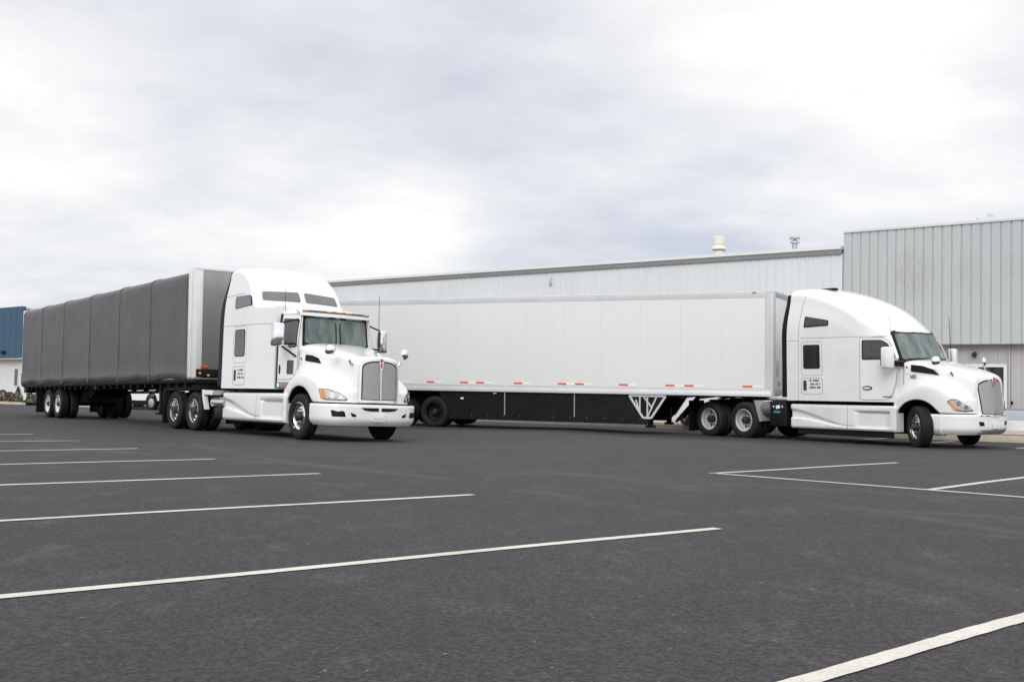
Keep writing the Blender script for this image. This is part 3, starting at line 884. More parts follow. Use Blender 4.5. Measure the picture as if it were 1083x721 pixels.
    for s in (-1, 1): ch.box(-1.35, xw + .7, s*.43-.04, s*.43+.04, .68, .95, .005)
    ch.box(-1.35, -1.28, -.43, .43, .7, .93); ch.box(1.2, 1.3, -.43, .43, .7, .93); ch.box(-.1, .1, -.43, .43, .7, .93)
    for x in (-.66, .66): ch.rod((x, -1.0, .5), (x, 1.0, .5), .085, 12); ch.rod((x-.12, 0, .52), (x+.2, 0, .52), .2, 14)
    ch.rod((.7, 0, .6), (xw-1.2, 0, .72), .05, 8)
    ch.rod((xw, -.95, .45), (xw, .95, .45), .06, 8)
    for s in (-1, 1): ch.rod((xw+.5, s*.43, .75), (xw+1.0, s*.43, .6), .05, 8)
    ch.box(2.0, xw-.9, -.62, .62, .5, 1.12)
    ch.build('chassis', frame_m, root)
    sb_ = MB(); sb_.box(-1.25, 1.35, -.60, .60, .55, 1.045, .02); sb_.build('suspension', frame_m, root)
    fw_ = MB(); fw_.box(-.55, .45, -.48, .48, 1.02, 1.10, .02); fw_.box(-.3, .3, -.42, .42, .93, 1.03); fw_.build('fifth_wheel', frame_m, root)
    # tanks / battery boxes behind the cab
    for sgn in (-1, 1):
        tk = MB(); ya = sgn*.62; yb = sgn*1.14
        if P['kind'] == 'L':
            tk.rod((1.50, sgn*.98, .74), (2.28, sgn*.98, .74), .15, 20); tk.rod((1.52, sgn*.94, .98), (2.28, sgn*.94, .98), .05, 12); tk.build('air_tank', alu, root)
            bb = MB(); bb.box(1.75, 2.35, min(sgn*.6, sgn*1.12), max(sgn*.6, sgn*1.12), .34, .62, .02); bb.build('battery_box', black, root)
        else:
            tk.rod((1.08, sgn*.98, .80), (1.68, sgn*.98, .80), .15, 20); tk.build('air_tank', tankm, root)
            tk = MB(); tk.rod((1.2, sgn*.96, 1.02), (1.55, sgn*.9, 1.06), .025, 10); tk.build('air_hose', alu, root)
            bb = MB(); bb.box(1.55, 2.12, min(sgn*.6, sgn*1.18), max(sgn*.6, sgn*1.18), .36, 1.04, .05, 3); bo = bb.build('battery_box', black, root)
            def bm2(x, z, o, sgn=sgn): return (x, sgn*(1.18+o), z)
            s = MB(); patch(s, [(1.78, .84), (1.92, .86), (1.92, .95), (1.78, .93)], bm2, .003, .004, 1); patch(s, rounded([(1.68, .88), (1.72, .88), (1.72, .93), (1.68, .93)], .01), bm2, .003, .004, 1); patch(s, rounded([(1.98, .88), (2.02, .88), (2.02, .93), (1.98, .93)], .01), bm2, .003, .004, 1); s.build('warning_label', whitetape, bo)
            s = MB(); patch(s, [(1.70, .73), (1.93, .73), (1.93, .79), (1.70, .79)], bm2, .003, .004, 1); s.build('blue_label', teal, bo)
            s = MB(); s.box(1.54, 2.3, min(sgn*.6, sgn*1.16), max(sgn*.6, sgn*1.16), 1.06, 1.12, .01); s.build('deck_plate', alu, root)
        # quarter fender in front of the drive wheel
        if P['kind'] == 'L' and sgn > 0: pl = [(1.10, 1.0), (1.16, 1.0), (1.40, .56), (1.34, .55)]
        elif P['kind'] == 'L':
            pl = [(1.10, 1.06), (1.85, 1.04), (1.76, .93), (1.14, .94)]; MB().prism([(1.11, .95), (1.22, .95), (1.40, .56), (1.30, .55)], 'y', min(sgn*1.10, sgn*1.20), max(sgn*1.10, sgn*1.20)).build('fender_bracket', skirtpaint, root)
        else:
            pl = [(1.02, 1.06), (1.10, 1.06), (1.30, .50), (1.22, .48)]
        mb = MB(); mb.prism(pl, 'y', min(sgn*.66, sgn*1.20), max(sgn*.66, sgn*1.20)); mb.build('quarter_fender', (skirtpaint if sgn < 0 else black) if P['kind'] == 'L' else galv, root)
        mf = MB(); mf.box(-1.45, -1.42, min(sgn*.62, sgn*1.24), max(sgn*.62, sgn*1.24), .13, 1.02, .004); mf.build('mudflap', black, root)
    # antennas
    for (a, b, r) in P['antennas']:
        an = MB(); an.rod(a, b, r, 6, r*.6); an.build('antenna', black, root)
    # ---- wheels
    for s in (-1, 1):
        for x in (.66, -.66): wheel(root, x, s, 'dual', P['rim'])
        wheel(root, xw, s, 'steer', P['frontrim'], steer=P['steer'])
    return root

# ---------- left truck: long-nose tractor with separate cab and roof windows
def cab_left(root, P, env):
    D = P['door']
    # cab box: section lofted along x
    rows = []; X = [4.93, 5.05, 5.2, 5.35, 5.5, 5.6] 
    def cw(x, z): return lerp(1.06, .965, sstep(4.9, 5.9, x)) - .10*sstep(2.1, 2.9, z)
    xs = [4.95 + .08*i for i in range(9)] + [5.62 + .01*i for i in range(30)]
    wsz_ = env['wsz']; mb = MB()
    for x in xs:
        half = []; zr = 2.96 - .05*(x-4.95); W = cw(x, 2.8); ze = max(1.6, min(zr-.12, wsz_(x, W)))
        for k in range(12):
            z = lerp(1.10, ze, k/11); half.append((x, cw(x, z) if k < 11 else W, z))
        for k in range(1, 17):
            th = PI/2*k/16; c = math.cos(th)**.5 if k < 16 else 0
            y = W*c; xy = x + (.115*(W/.9)**2 - .115*(y/.9)**2)*sstep(5.3, 5.7, x); half.append((xy, y, max(1.6, min(zr - .12*(1-math.sin(th)**.5), wsz_(xy, y)))))
        rows.append(half + [(p[0], -p[1], p[2]) for p in half[-2::-1]])
    mb.grid(rows)
    for r in (rows[0], rows[-1]):
        n = len(r); m = n//2
        for k in range(m): mb.add([r[k], r[k+1], r[n-2-k], r[n-1-k]], [(0, 1, 2, 3)])
    cab = mb.build('cab', paint, root, ang=40)
    # sun visor with five amber marker lamps
    vs = MB(); rows = []
    for i in range(25):
        y = lerp(-.93, .93, i/24); xx = 5.90 - .13*(abs(y)/.9)**2
        rows.append([(xx-.20, y, 2.93), (xx-.02, y, 2.905), (xx+.05, y, 2.845), (xx+.055, y, 2.78), (xx+.035, y, 2.78), (xx+.03, y, 2.83), (xx-.05, y, 2.86), (xx-.2, y, 2.88)])
    vs.grid(rows, closed=True); vs.add(rows[0], [tuple(range(8))]); vs.add(rows[-1], [tuple(range(8))])
    vo = vs.build('sun_visor', paint, root)
    dk = MB()
    rr = []
    for i in range(25):
        y = lerp(-.86, .86, i/24); xx = 5.90 - .13*(abs(y)/.9)**2
        rr.append([(xx-.01, y, 2.912), (xx+.045, y, 2.868), (xx+.05, y, 2.865), (xx, y, 2.895)])
    dk.grid(rr, closed=True).build('visor_trim', decal, vo)
    for y in (-.82, -.26, 0, .24, .80):
        xx = 5.90 - .13*(abs(y)/.9)**2
        m = MB(); m.box(xx+.0, xx+.06, y-.07, y+.07, 2.872, 2.905, .008); m.build('marker_lamp', amber, vo)
    # gap strip between cab and sleeper
    for s in (-1, 1):
        g = MB(); g.prism([(s*.85, 1.12), (s*1.07, 1.12), (s*1.07, 2.2), (s*.985, 2.84), (s*.85, 2.9)], 'x', 4.975, 5.03); g.build('cab_gap_seal', black, root)
        # sill strip with little stickers below the door
        st = MB(); st.box(5.06, 5.78, min(s*.9, s*1.085), max(s*.9, s*1.085), 1.11, 1.26, .005); so = st.build('sill_strip', greydecal, root)
        for x, m_ in ((5.10, whitetape), (5.25, greenst), (5.40, redtape)):
            q = MB(); q.box(x, x+.10, min(s*1.08, s*1.09), max(s*1.08, s*1.09), 1.14, 1.23, .003); q.build('sticker', m_, so)
    # roof windows on the dome
    fm = env['fmap_yz']
    for s in (-1, 1):
        pl = [(s*.09, 3.24), (s*1.00, 3.225), (s*.97, 3.43), (s*.09, 3.47)]
        fr = MB(); q = rounded(pl, .05); cx = sum(a for a, b in q)/len(q); cz = sum(b for a, b in q)/len(q)
        patch(fr, [(cx+(a-cx)*1.06, cz+(b-cz)*1.12) for a, b in q], fm, .010, .05, 6); fo = fr.build('roof_window_frame', seam, root)
        g = MB(); patch(g, q, fm, .02, .05, 6); g.build('roof_window', domeglass, root)

PL = dict(kind='L', bodyname='sleeper', x0=2.33, x1=4.98, zb=1.10, nx=110, shoulder=.30, shift=.17, shear=.20,
    top=[(2.3, 4.05), (2.5, 4.11), (2.8, 4.13), (3.15, 4.10), (3.45, 4.00), (3.72, 3.82), (3.92, 3.60), (4.08, 3.36), (4.2, 3.18), (4.4, 3.09), (4.8, 3.05), (5.6, 3.0)],
    w=lambda x, z: 1.22 - .10*sstep(3.2, 4.2, z) - .11*sstep(3.9, 5.0, x),
    fx=(3.0, 4.9), ws=None, wsc=((5.84, 2.76), (5.93, 2.13)), wscurve=(.11, .12), wshw=(.80, .83),
    wipers=[(.06, .95), (.05, .35), (.06, .2)],
    sidewin=[('window', [(2.99, 3.05), (3.88, 3.10), (3.80, 3.30), (3.70, 3.34), (2.99, 3.34)], .06, domeglass),
             ('window', [(3.05, 1.89), (3.57, 1.89), (3.56, 2.51), (3.04, 2.51)], .07, sideglass)],
    seams=[([(2.34, 3.37), (3.45, 3.41)], .012, False), ([(2.34, 2.64), (4.97, 2.62)], .012, False),
           (rounded([(2.96, 1.72), (3.68, 1.72), (3.66, 2.60), (2.94, 2.60)], .09, 3), .010, True),
           (rounded([(2.98, 1.19), (3.66, 1.19), (3.66, 1.63), (2.98, 1.63)], .08, 3), .014, True)],
    hatch=(2.98, 1.19), ext_top=4.0, ext_w=.27, cab=cab_left, xw=6.32,
    hood=dict(x0=5.50, x1=7.74, R=.68, az=.50, zb=.83, n=2.7, b=1.17, px0=6.65,
        hw=[(5.5, .95), (5.9, .94), (6.3, .83), (6.8, .71), (7.3, .605), (7.74, .52)], fw=[(5.4, .94), (6.0, 1.0), (7.8, 1.0)],
        zt=[(5.5, 2.05), (5.9, 2.17), (6.4, 2.11), (6.9, 2.0), (7.4, 1.89), (7.74, 1.84)],
        zf=[(5.5, 1.16), (5.8, 1.36), (6.15, 1.50), (6.5, 1.52), (6.85, 1.45), (7.2, 1.30), (7.5, 1.16), (7.74, 1.08)]),
    hl=[(1.40, 1.08), (1.38, 1.11), (1.16, 1.11), (.90, 1.04), (.72, .90), (.78, .875), (1.20, .88), (1.33, .91)],
    hl_amber=[(1.37, 1.08), (1.24, 1.09), (1.17, .90), (1.30, .905)],
    hl_lamps=[(1.06, .975, .06), (.87, .945, .05)], lampk=1.0,
    bumper=dict(z0=.34, z1=.80, xf=7.86, px0=6.9, b=1.19, n=3.4, xr=6.92,
        holes=[([(-1.10, .53), (-.80, .53), (-.84, .65), (-1.13, .67)], .03), ([(-.67, .535), (-.57, .535), (-.58, .58), (-.71, .625)], .015), ([(-.035, .655), (-.24, .658), (-.38, .675), (-.47, .73), (-.035, .73)], .015)],
        plate=(-.20, .12, .435, .60)),
    grille=dict(xb=7.78, xt=7.76, wb=.44, wt=.43, z0=.90, z1=1.68, crown=.07, bow=.06),
    vent=dict(y=[(5.8, .96), (5.9, .955), (6.3, .85), (6.8, .735)], zr=1.9, tilt=.05, joint=5.90, poly=[(6.10, 1.74), (6.60, 1.68), (6.50, 1.80), (6.30, 1.86), (6.10, 1.88)], badge=(5.98, 1.76)),
    door=dict(y=lambda x, z: lerp(1.06, .965, sstep(4.9, 5.9, x)) - .10*sstep(2.1, 2.9, z), poly=[(5.05, 1.32), (5.62, 1.32), (5.84, 1.55), (5.84, 2.1), (5.78, 2.80), (5.05, 2.83)], r=[.05, .15, .15, .1, .08, .05],
        win=[(5.10, 2.18), (5.40, 2.15), (5.45, 2.05), (5.79, 2.05), (5.73, 2.70), (5.10, 2.73)], wr=.05, handle=(5.14, 1.55, .035, .11), small=[(5.42, 1.44), (5.68, 1.44), (5.68, 1.76), (5.42, 1.76)]),
    mirror=(5.62, 1.38, 2.05, 2.58, .24, .20), mirror_arms=[([(5.60, 1.36, 2.12), (5.78, .95, 1.82)], .022), ([(5.60, 1.36, 2.10), (5.66, .95, 2.14)], .02), ([(5.60, 1.36, 2.56), (5.62, .9, 2.70)], .018)],
    hoodmirror=((7.58, .62, 1.71), (7.28, .95, 1.95)),
    skirt=dict(x0=2.34, x1=5.72, z0=.34, z1=1.0, y=1.20, step=(4.55, 5.62, .83), lz=.30, split=4.30),
    antennas=[((5.05, -.92, 2.72), (4.98, -.92, 3.5), .008), ((5.95, 1.08, 2.1), (5.90, 1.08, 3.38), .010)],
    rim=alu, frontrim=chrome, steer=0.0)
tractor(M_LT, PL, 'white long-nosed tractor unit with upright grille, coupled to the grey tarpaulin trailer', 'truck')

# ---------- right truck: aerodynamic one-piece cab
def wR(x, z):
    w = 1.22 - .09*sstep(3.0, 4.0, z) - .13*sstep(4.3, 5.5, x)
    w -= .10*sstep(2.2, 3.0, z)*sstep(4.4, 5.2, x)
    return w
PR = dict(kind='R', bodyname='cab_and_sleeper', x0=2.20, x1=5.62, zb=1.08, nx=100, shoulder=.34, shift=.34, shear=.12,
    top=[(2.2, 4.02), (2.5, 4.06), (2.9, 4.03), (3.3, 3.95), (3.8, 3.80), (4.2, 3.64), (4.6, 3.44), (4.95, 3.20), (5.25, 2.94), (5.5, 2.72), (5.9, 2.4)],
    w=wR, fx=(3.6, 5.6), ws=True, wsc=((5.33, 2.80), (5.70, 2.10)), wscurve=(.16, .18), wshw=(.84, .92),
    wipers=[(.75, .97), (.4, .96), (.12, .93)],
    sidewin=[('window', [(2.80, 3.00), (3.53, 3.02), (3.53, 3.15), (3.40, 3.18), (2.82, 3.28)], .03, sideglass),
             ('window', [(2.77, 1.93), (3.26, 1.93), (3.25, 2.52), (2.77, 2.52)], .05, sideglass)],
    seams=[([(2.58, 1.1), (2.60, 3.0), (2.66, 3.6), (2.74, 3.82)], .012, False), ([(2.21, 2.66), (2.6, 2.66)], .010, False), ([(2.66, 2.72), (4.5, 2.70), (5.2, 2.70)], .012, False),
           (rounded([(2.69, 1.74), (3.36, 1.74), (3.34, 2.62), (2.69, 2.62)], .09, 3), .010, True),
           (rounded([(2.68, 1.25), (3.36, 1.25), (3.36, 1.67), (2.68, 1.67)], .08, 3), .014, True)],
    hatch=(2.68, 1.25), ext_top=3.88, ext_w=.17, xw=6.04,
    hood=dict(x0=5.36, x1=7.22, R=.66, az=.50, zb=.84, n=2.6, b=1.16, px0=6.35,
        hw=[(5.3, .98), (5.6, .97), (6.2, .86), (6.8, .72), (7.22, .58)], fw=[(5.3, .93), (5.7, 1.0), (7.3, 1.0)],
        zt=[(5.3, 2.05), (5.6, 2.13), (6.0, 2.08), (6.5, 1.96), (6.9, 1.86), (7.22, 1.745)],
        zf=[(5.3, 1.10), (5.6, 1.32), (5.9, 1.52), (6.2, 1.60), (6.5, 1.56), (6.8, 1.42), (7.05, 1.26), (7.22, 1.14)]),
    hl=[(1.27, 1.12), (1.18, 1.175), (1.06, 1.17), (.93, 1.09), (.76, 1.0), (.665, .90), (.88, .885), (1.06, .91)],
    hl_amber=[(1.25, 1.12), (1.20, 1.12), (1.02, .925), (1.11, .925)],
    hl_lamps=[(1.02, 1.07, .055), (.86, .98, .055)], lampk=1.0,
    bumper=dict(z0=.34, z1=.82, xf=7.36, px0=6.3, b=1.17, n=2.6, xr=6.66,
        holes=[([(-.57, .55), (-.42, .55), (-.45, .645), (-.60, .65)], .02)],
        plate=(-.13, .10, .49, .62), lip=True),
    grille=dict(xb=7.33, xt=7.245, wb=.46, wt=.50, z0=.82, z1=1.545, crown=.09, bow=.10),
    vent=dict(y=[(5.6, .99), (5.9, .94), (6.2, .885), (6.6, .80)], zr=1.95, tilt=.05, joint=5.60, poly=[(5.78, 1.83), (6.45, 1.74), (6.30, 1.87), (6.05, 1.96), (5.78, 1.99)], badge=(5.68, 1.90)),
    door=dict(y=wR, poly=[(4.50, 1.13), (5.28, 1.13), (5.44, 1.45), (5.50, 2.05), (5.28, 2.55), (5.10, 2.66), (4.50, 2.67)], r=[.05, .2, .3, .1, .2, .1, .05],
        win=[(4.56, 2.12), (5.42, 2.12), (5.42, 2.22), (5.22, 2.52), (5.05, 2.61), (4.56, 2.62)], wr=.05, handle=(4.70, 1.42, .13, .055), bottom_mark=(5.10, 5.34, 1.19, 1.225)),
    mirror=(5.42, 1.38, 1.90, 2.42, .22, .22), mirror_arms=[([(5.42, 1.36, 2.06), (5.60, 1.0, 2.04)], .045), ([(5.42, 1.36, 2.00), (5.60, 1.0, 1.97)], .03)],
    hoodmirror=((6.72, .76, 1.77), (6.48, 1.0, 2.06)),
    skirt=dict(x0=2.22, x1=5.48, z0=.36, z1=.985, y=1.20, step=(4.35, 5.30, .82), lz=.20, split=4.10),
    antennas=[((5.22, -.95, 2.72), (5.18, -.95, 3.25), .007), ((5.55, 1.1, 2.1), (5.5, 1.1, 3.2), .009)],
    rim=rimpaint, frontrim=alu, steer=-.59)
rt = tractor(M_RT, PR, 'white aerodynamic tractor unit with sloping one-piece roof, coupled to the white box trailer', 'truck')
for o in rt.children:
    if o.name.startswith('hood') and not o.name.startswith('hood_m'):
        hoodR = o
for s in (-1, 1):
    Mx = (Matrix.Translation((5.80, s*.972, 1.70)) @ Matrix.Rotation(s*-.14*-1 if s < 0 else -.14, 4, 'Z')) @ (SIDE_R if s < 0 else Matrix.Rotation(PI, 4, 'Z') @ SIDE_R)
    text_mesh('T680', .13, 'model_lettering', greydecal, hoodR, Mx)
# roof marker bumps and hatch on the right truck
mk = MB()
for y in (-.6, -.5, 0, .14, .28):
    z = 2.93; x = 5.21 - .12*(abs(y)/.9)**2
    mk.box(x-.03, x+.03, y-.022, y+.022, z-.06, z-.008, .006)
mk.build('roof_markers', seam, rt)
sl = MB(); sl.box(2.75, 3.15, -.45, -.25, 4.0, 4.058, .015); sl.build('roof_spoiler_fin', frame_m, rt)

# ------------------------------------------------------------------ trailers
def axle_pair(root, xs, rim):
    ax = MB()
    for x in xs:
        ax.rod((x, -.95, .5), (x, .95, .5), .07, 10)
        for s in (-1, 1): ax.box(x-.5, x+.4, s*.45-.05, s*.45+.05, .55, .68); ax.rod((x+.35, s*.45, .6), (x+.35, s*.45, .98), .09, 10)
    ax.build('axle', frame_m, root)
    for s in (-1, 1):
        for x in xs: wheel(root, x, s, 'dual', rim)

def tape(root, x0, y, z, seq, s=-1, h=.055, seg=.28):
    x = x0
    for c in seq:
        m = MB(); ya, yb = y*s, (y+.004)*s
        m.box(min(x, x-seg), max(x, x-seg), min(ya, yb), max(ya, yb), z, z+h); m.build('red_reflective_tape' if c == 'r' else 'white_reflective_tape', redtape if c == 'r' else whitetape, root)
        x -= seg

def box_trailer():
    r = empty('semi_trailer', 'long white box trailer with red and white reflective strips and black side skirt', 'trailer', M_RR)
    L = 16.15; zb, zt = 1.18, 4.11; W = 1.295
    bd = MB(); bd.box(-L+.05, -.06, -W+.012, W-.012, zb+.02, zt-.03); bd.build('box_body', panelm, r)
    # side panels: separate skins with a fine joint, held by aluminium rails
    for s in (-1, 1):
        pn = MB(); x = -.26
        while x > -L + .3:
            x2 = max(x - 1.2067, -L + .1)
            pn.box(x2+.004, x-.004, min(s*(W-.014), s*(W-.002)), max(s*(W-.014), s*(W-.002)), zb+.20, zt-.17, .002, 1); x -= 1.2067
        pn.build('side_panel', panelm, r)
        jt = MB(); x = -.26 - 1.2067
        while x > -L+.3:
            jt.box(x-.004, x+.004, min(s*(W-.016), s*(W-.0065)), max(s*(W-.016), s*(W-.0065)), zb+.20, zt-.17); x -= 1.2067
        jt.build('panel_joint', jointm, r)
        br = MB(); br.prism([(s*(W-.10), zb), (s*(W+.004), zb), (s*(W+.008), zb+.10), (s*(W+.002), zb+.11), (s*(W+.002), zb+.205), (s*(W-.10), zb+.205)], 'x', -L, -.10); br.build('bottom_rail', railm, r)
        tr = MB(); tr.prism([(s*(W-.10), zt-.175), (s*(W+.004), zt-.175), (s*(W+.004), zt-.06), (s*(W-.006), zt-.05), (s*(W-.006), zt-.012), (s*(W-.02), zt), (s*(W-.10), zt)], 'x', -L, -.20); tr.build('top_rail', railm, r)
        # rounded front corner post
        rows = []
        for z in (zb, zb+.01, zt-.01, zt): rows.append([(-.26, s*(W+.001), z), (-.14, s*(W+.001), z)] + [(-.14+.14*math.sin(a*PI/16), s*(W+.001-.14+.14*math.cos(a*PI/16)), z) for a in range(1, 9)] + [(-.0, s*(W-.20), z), (-.1, s*(W-.20), z), (-.26, s*(W-.1), z)])
        cp = MB().grid(rows, closed=True); cp.add(rows[0], [tuple(range(len(rows[0])))]); cp.add(rows[-1], [tuple(range(len(rows[-1])))])
        cp.build('corner_post', railm, r)
        mk = MB(); mk.box(-.62, -.50, min(s*(W-.005), s*(W+.02)), max(s*(W-.005), s*(W+.02)), zt-.045, zt-.005, .006); mk.build('marker_lamp', amber, r)
        mk = MB(); mk.box(-8.62, -8.50, min(s*(W-.01), s*(W+.012)), max(s*(W-.01), s*(W+.012)), zb-.07, zb-.03, .006); mk.build('marker_lamp', amber, r)
        for x0, sq in ((-.33, 'wr'), (-2.0, 'wrwr'), (-3.97, 'wr'), (-5.35, 'wrwr'), (-7.35, 'wr'), (-8.65, 'wrwr'), (-10.4, 'wr'), (-11.6, 'wrwr'), (-13.8, 'wr')):
            tape(r, x0, W+.0, zb+.245, sq, s)
        # aerodynamic skirt
        sk = MB(); y0, y1 = min(s*(W-.10), s*(W-.075)), max(s*(W-.10), s*(W-.075))
        sk.prism([(-3.05, zb-.02), (-3.70, .30), (-10.2, .30), (-10.55, zb-.02)], 'y', y0, y1); so = sk.build('side_skirt', black, r)
        tz = MB()
        for x in (-3.9-.55*k for k in range(12)):
            tz.box(x-.008, x+.008, min(s*(W-.075), s*(W-.07)), max(s*(W-.075), s*(W-.07)), .44, .456)
        tz.build('skirt_rivet', galv, so)
        for x in (-5.95, -8.25):
            p = MB(); p.rod((x, s*(W-.06), zb-.02), (x, s*(W-.06), .46), .018, 8); p.build('skirt_strut', galv, so)
        wl = MB(); wl.box(-9.78, -9.68, min(s*(W-.075), s*(W-.065)), max(s*(W-.075), s*(W-.065)), .93, .98); wl.build('white_reflector', whitetape, so)
        # landing leg with its triangular lattice bracket
        lg = MB(); lg.box(-3.72, -3.58, s*.98-.06, s*.98+.06, .26, 1.1, .01); lg.box(-3.78, -3.52, s*.98-.10, s*.98+.10, .20, .27, .01); lg.build('landing_leg', frame_m, r)
        tb = MB(); yA = s*(W-.045); A = (-3.12, zb-.04); B = (-4.22, zb-.04); C1 = (-3.55, .50); C2 = (-3.80, .50)
        def bar(p, q, w=.028, tb=tb, yA=yA):
            p = Vector(p); q = Vector(q); d = (q-p).normalized(); n = Vector((-d.y, d.x))*w
            tb.prism([(p+n)[:], (q+n)[:], (q-n)[:], (p-n)[:]], 'y', yA-.012, yA+.012)
        for k, (p, q) in enumerate(((A, B), (A, C1), (B, C2), (C1, C2), ((-3.67, .5), (-3.67, 1.10)), ((-3.67, .52), (-3.40, 1.10)), ((-3.90, .66), (-3.90, 1.10)), ((-3.90, .66), (-4.02, 1.02)), ((-3.78, 1.10), (-3.52, .78)))):
            yA = s*(W-.045) + k*.0015; bar(p, q, .032 if k < 4 else .022, tb, yA)
        tb.build('leg_bracket', gearm, r)
    # far-side support strut seen below
    for a_, b_ in (((-2.6, .95, zb-.02), (-3.2, .95, .4)), ((-2.4, -.2, zb-.02), (-3.1, -.2, .35))): MB().rod(a_, b_, .045, 8).build('gear_brace', frame_m, r)
    # front wall, roof, rear frame
    fwm = MB(); fwm.box(-.06, -.005, -W+.19, W-.19, zb, zt-.16, .004)
    fwm.build('front_wall', panelm, r)
    for z_ in ((zt-.16, zt-.002), (zb, zb+.2)): MB().box(-.10, .004, -W+.16, W-.16, z_[0], z_[1], .01).build('front_rail', galv, r)
    gl = MB(); gl.box(-.004, .03, -.95, -.80, 1.75, 2.2, .01); gl.box(-.004, .05, -.72, -.5, 1.5, 1.62, .01); gl.build('gladhand_bracket', galv, r)
    rf = MB(); rf.box(-L+.02, -.1, -W+.05, W-.05, zt-.03, zt-.006); rf.build('roof', railm, r)
    rr = MB(); rr.box(-L-.03, -L+.06, -W, W, zb-.05, zb+.15); rr.box(-L-.03, -L+.06, -W, W, zt-.15, zt); rr.box(-L-.03, -L+.06, -W, -W+.12, zb, zt); rr.box(-L-.03, -L+.06, W-.12, W, zb, zt); rr.build('rear_frame', galv, r)
    dr = MB(); dr.box(-L-.015, -L+.05, -W+.13, -.01, zb+.16, zt-.16); dr.box(-L-.015, -L+.05, .01, W-.13, zb+.16, zt-.16); dr.build('rear_door', panelm, r)
    un = MB(); un.box(-L-.1, -L, -1.1, 1.1, .5, .6); un.box(-L-.08, -L, -.5, -.42, .6, 1.1); un.box(-L-.08, -L, .42, .5, .6, 1.1); un.build('underride_guard', frame_m, r)
    fl = MB(); fl.box(-L+.1, -.15, -W+.15, W-.15, zb-.02, zb+.05); x = -.9
    while x > -L: fl.box(x-.03, x+.03, -W+.1, W-.1, zb-.10, zb-.018); x -= .6
    fl.box(-1.6, -.4, -.6, .6, zb-.06, zb-.02); fl.build('underframe', frame_m, r)
    sb = MB()
    for s in (-1, 1): sb.box(-13.6, -9.9, s*.45-.05, s*.45+.05, .80, 1.08)
    sb.build('sliding_bogie', frame_m, r)
    axle_pair(r, (-10.73, -12.0), black)  # rims coloured black to stand in for the shade under the trailer
    for s in (-1, 1):
        mf = MB(); mf.box(-12.72, -12.69, min(s*.66, s*1.26), max(s*.66, s*1.26), .15, 1.05); mf.build('mudflap', black, r)
box_trailer()

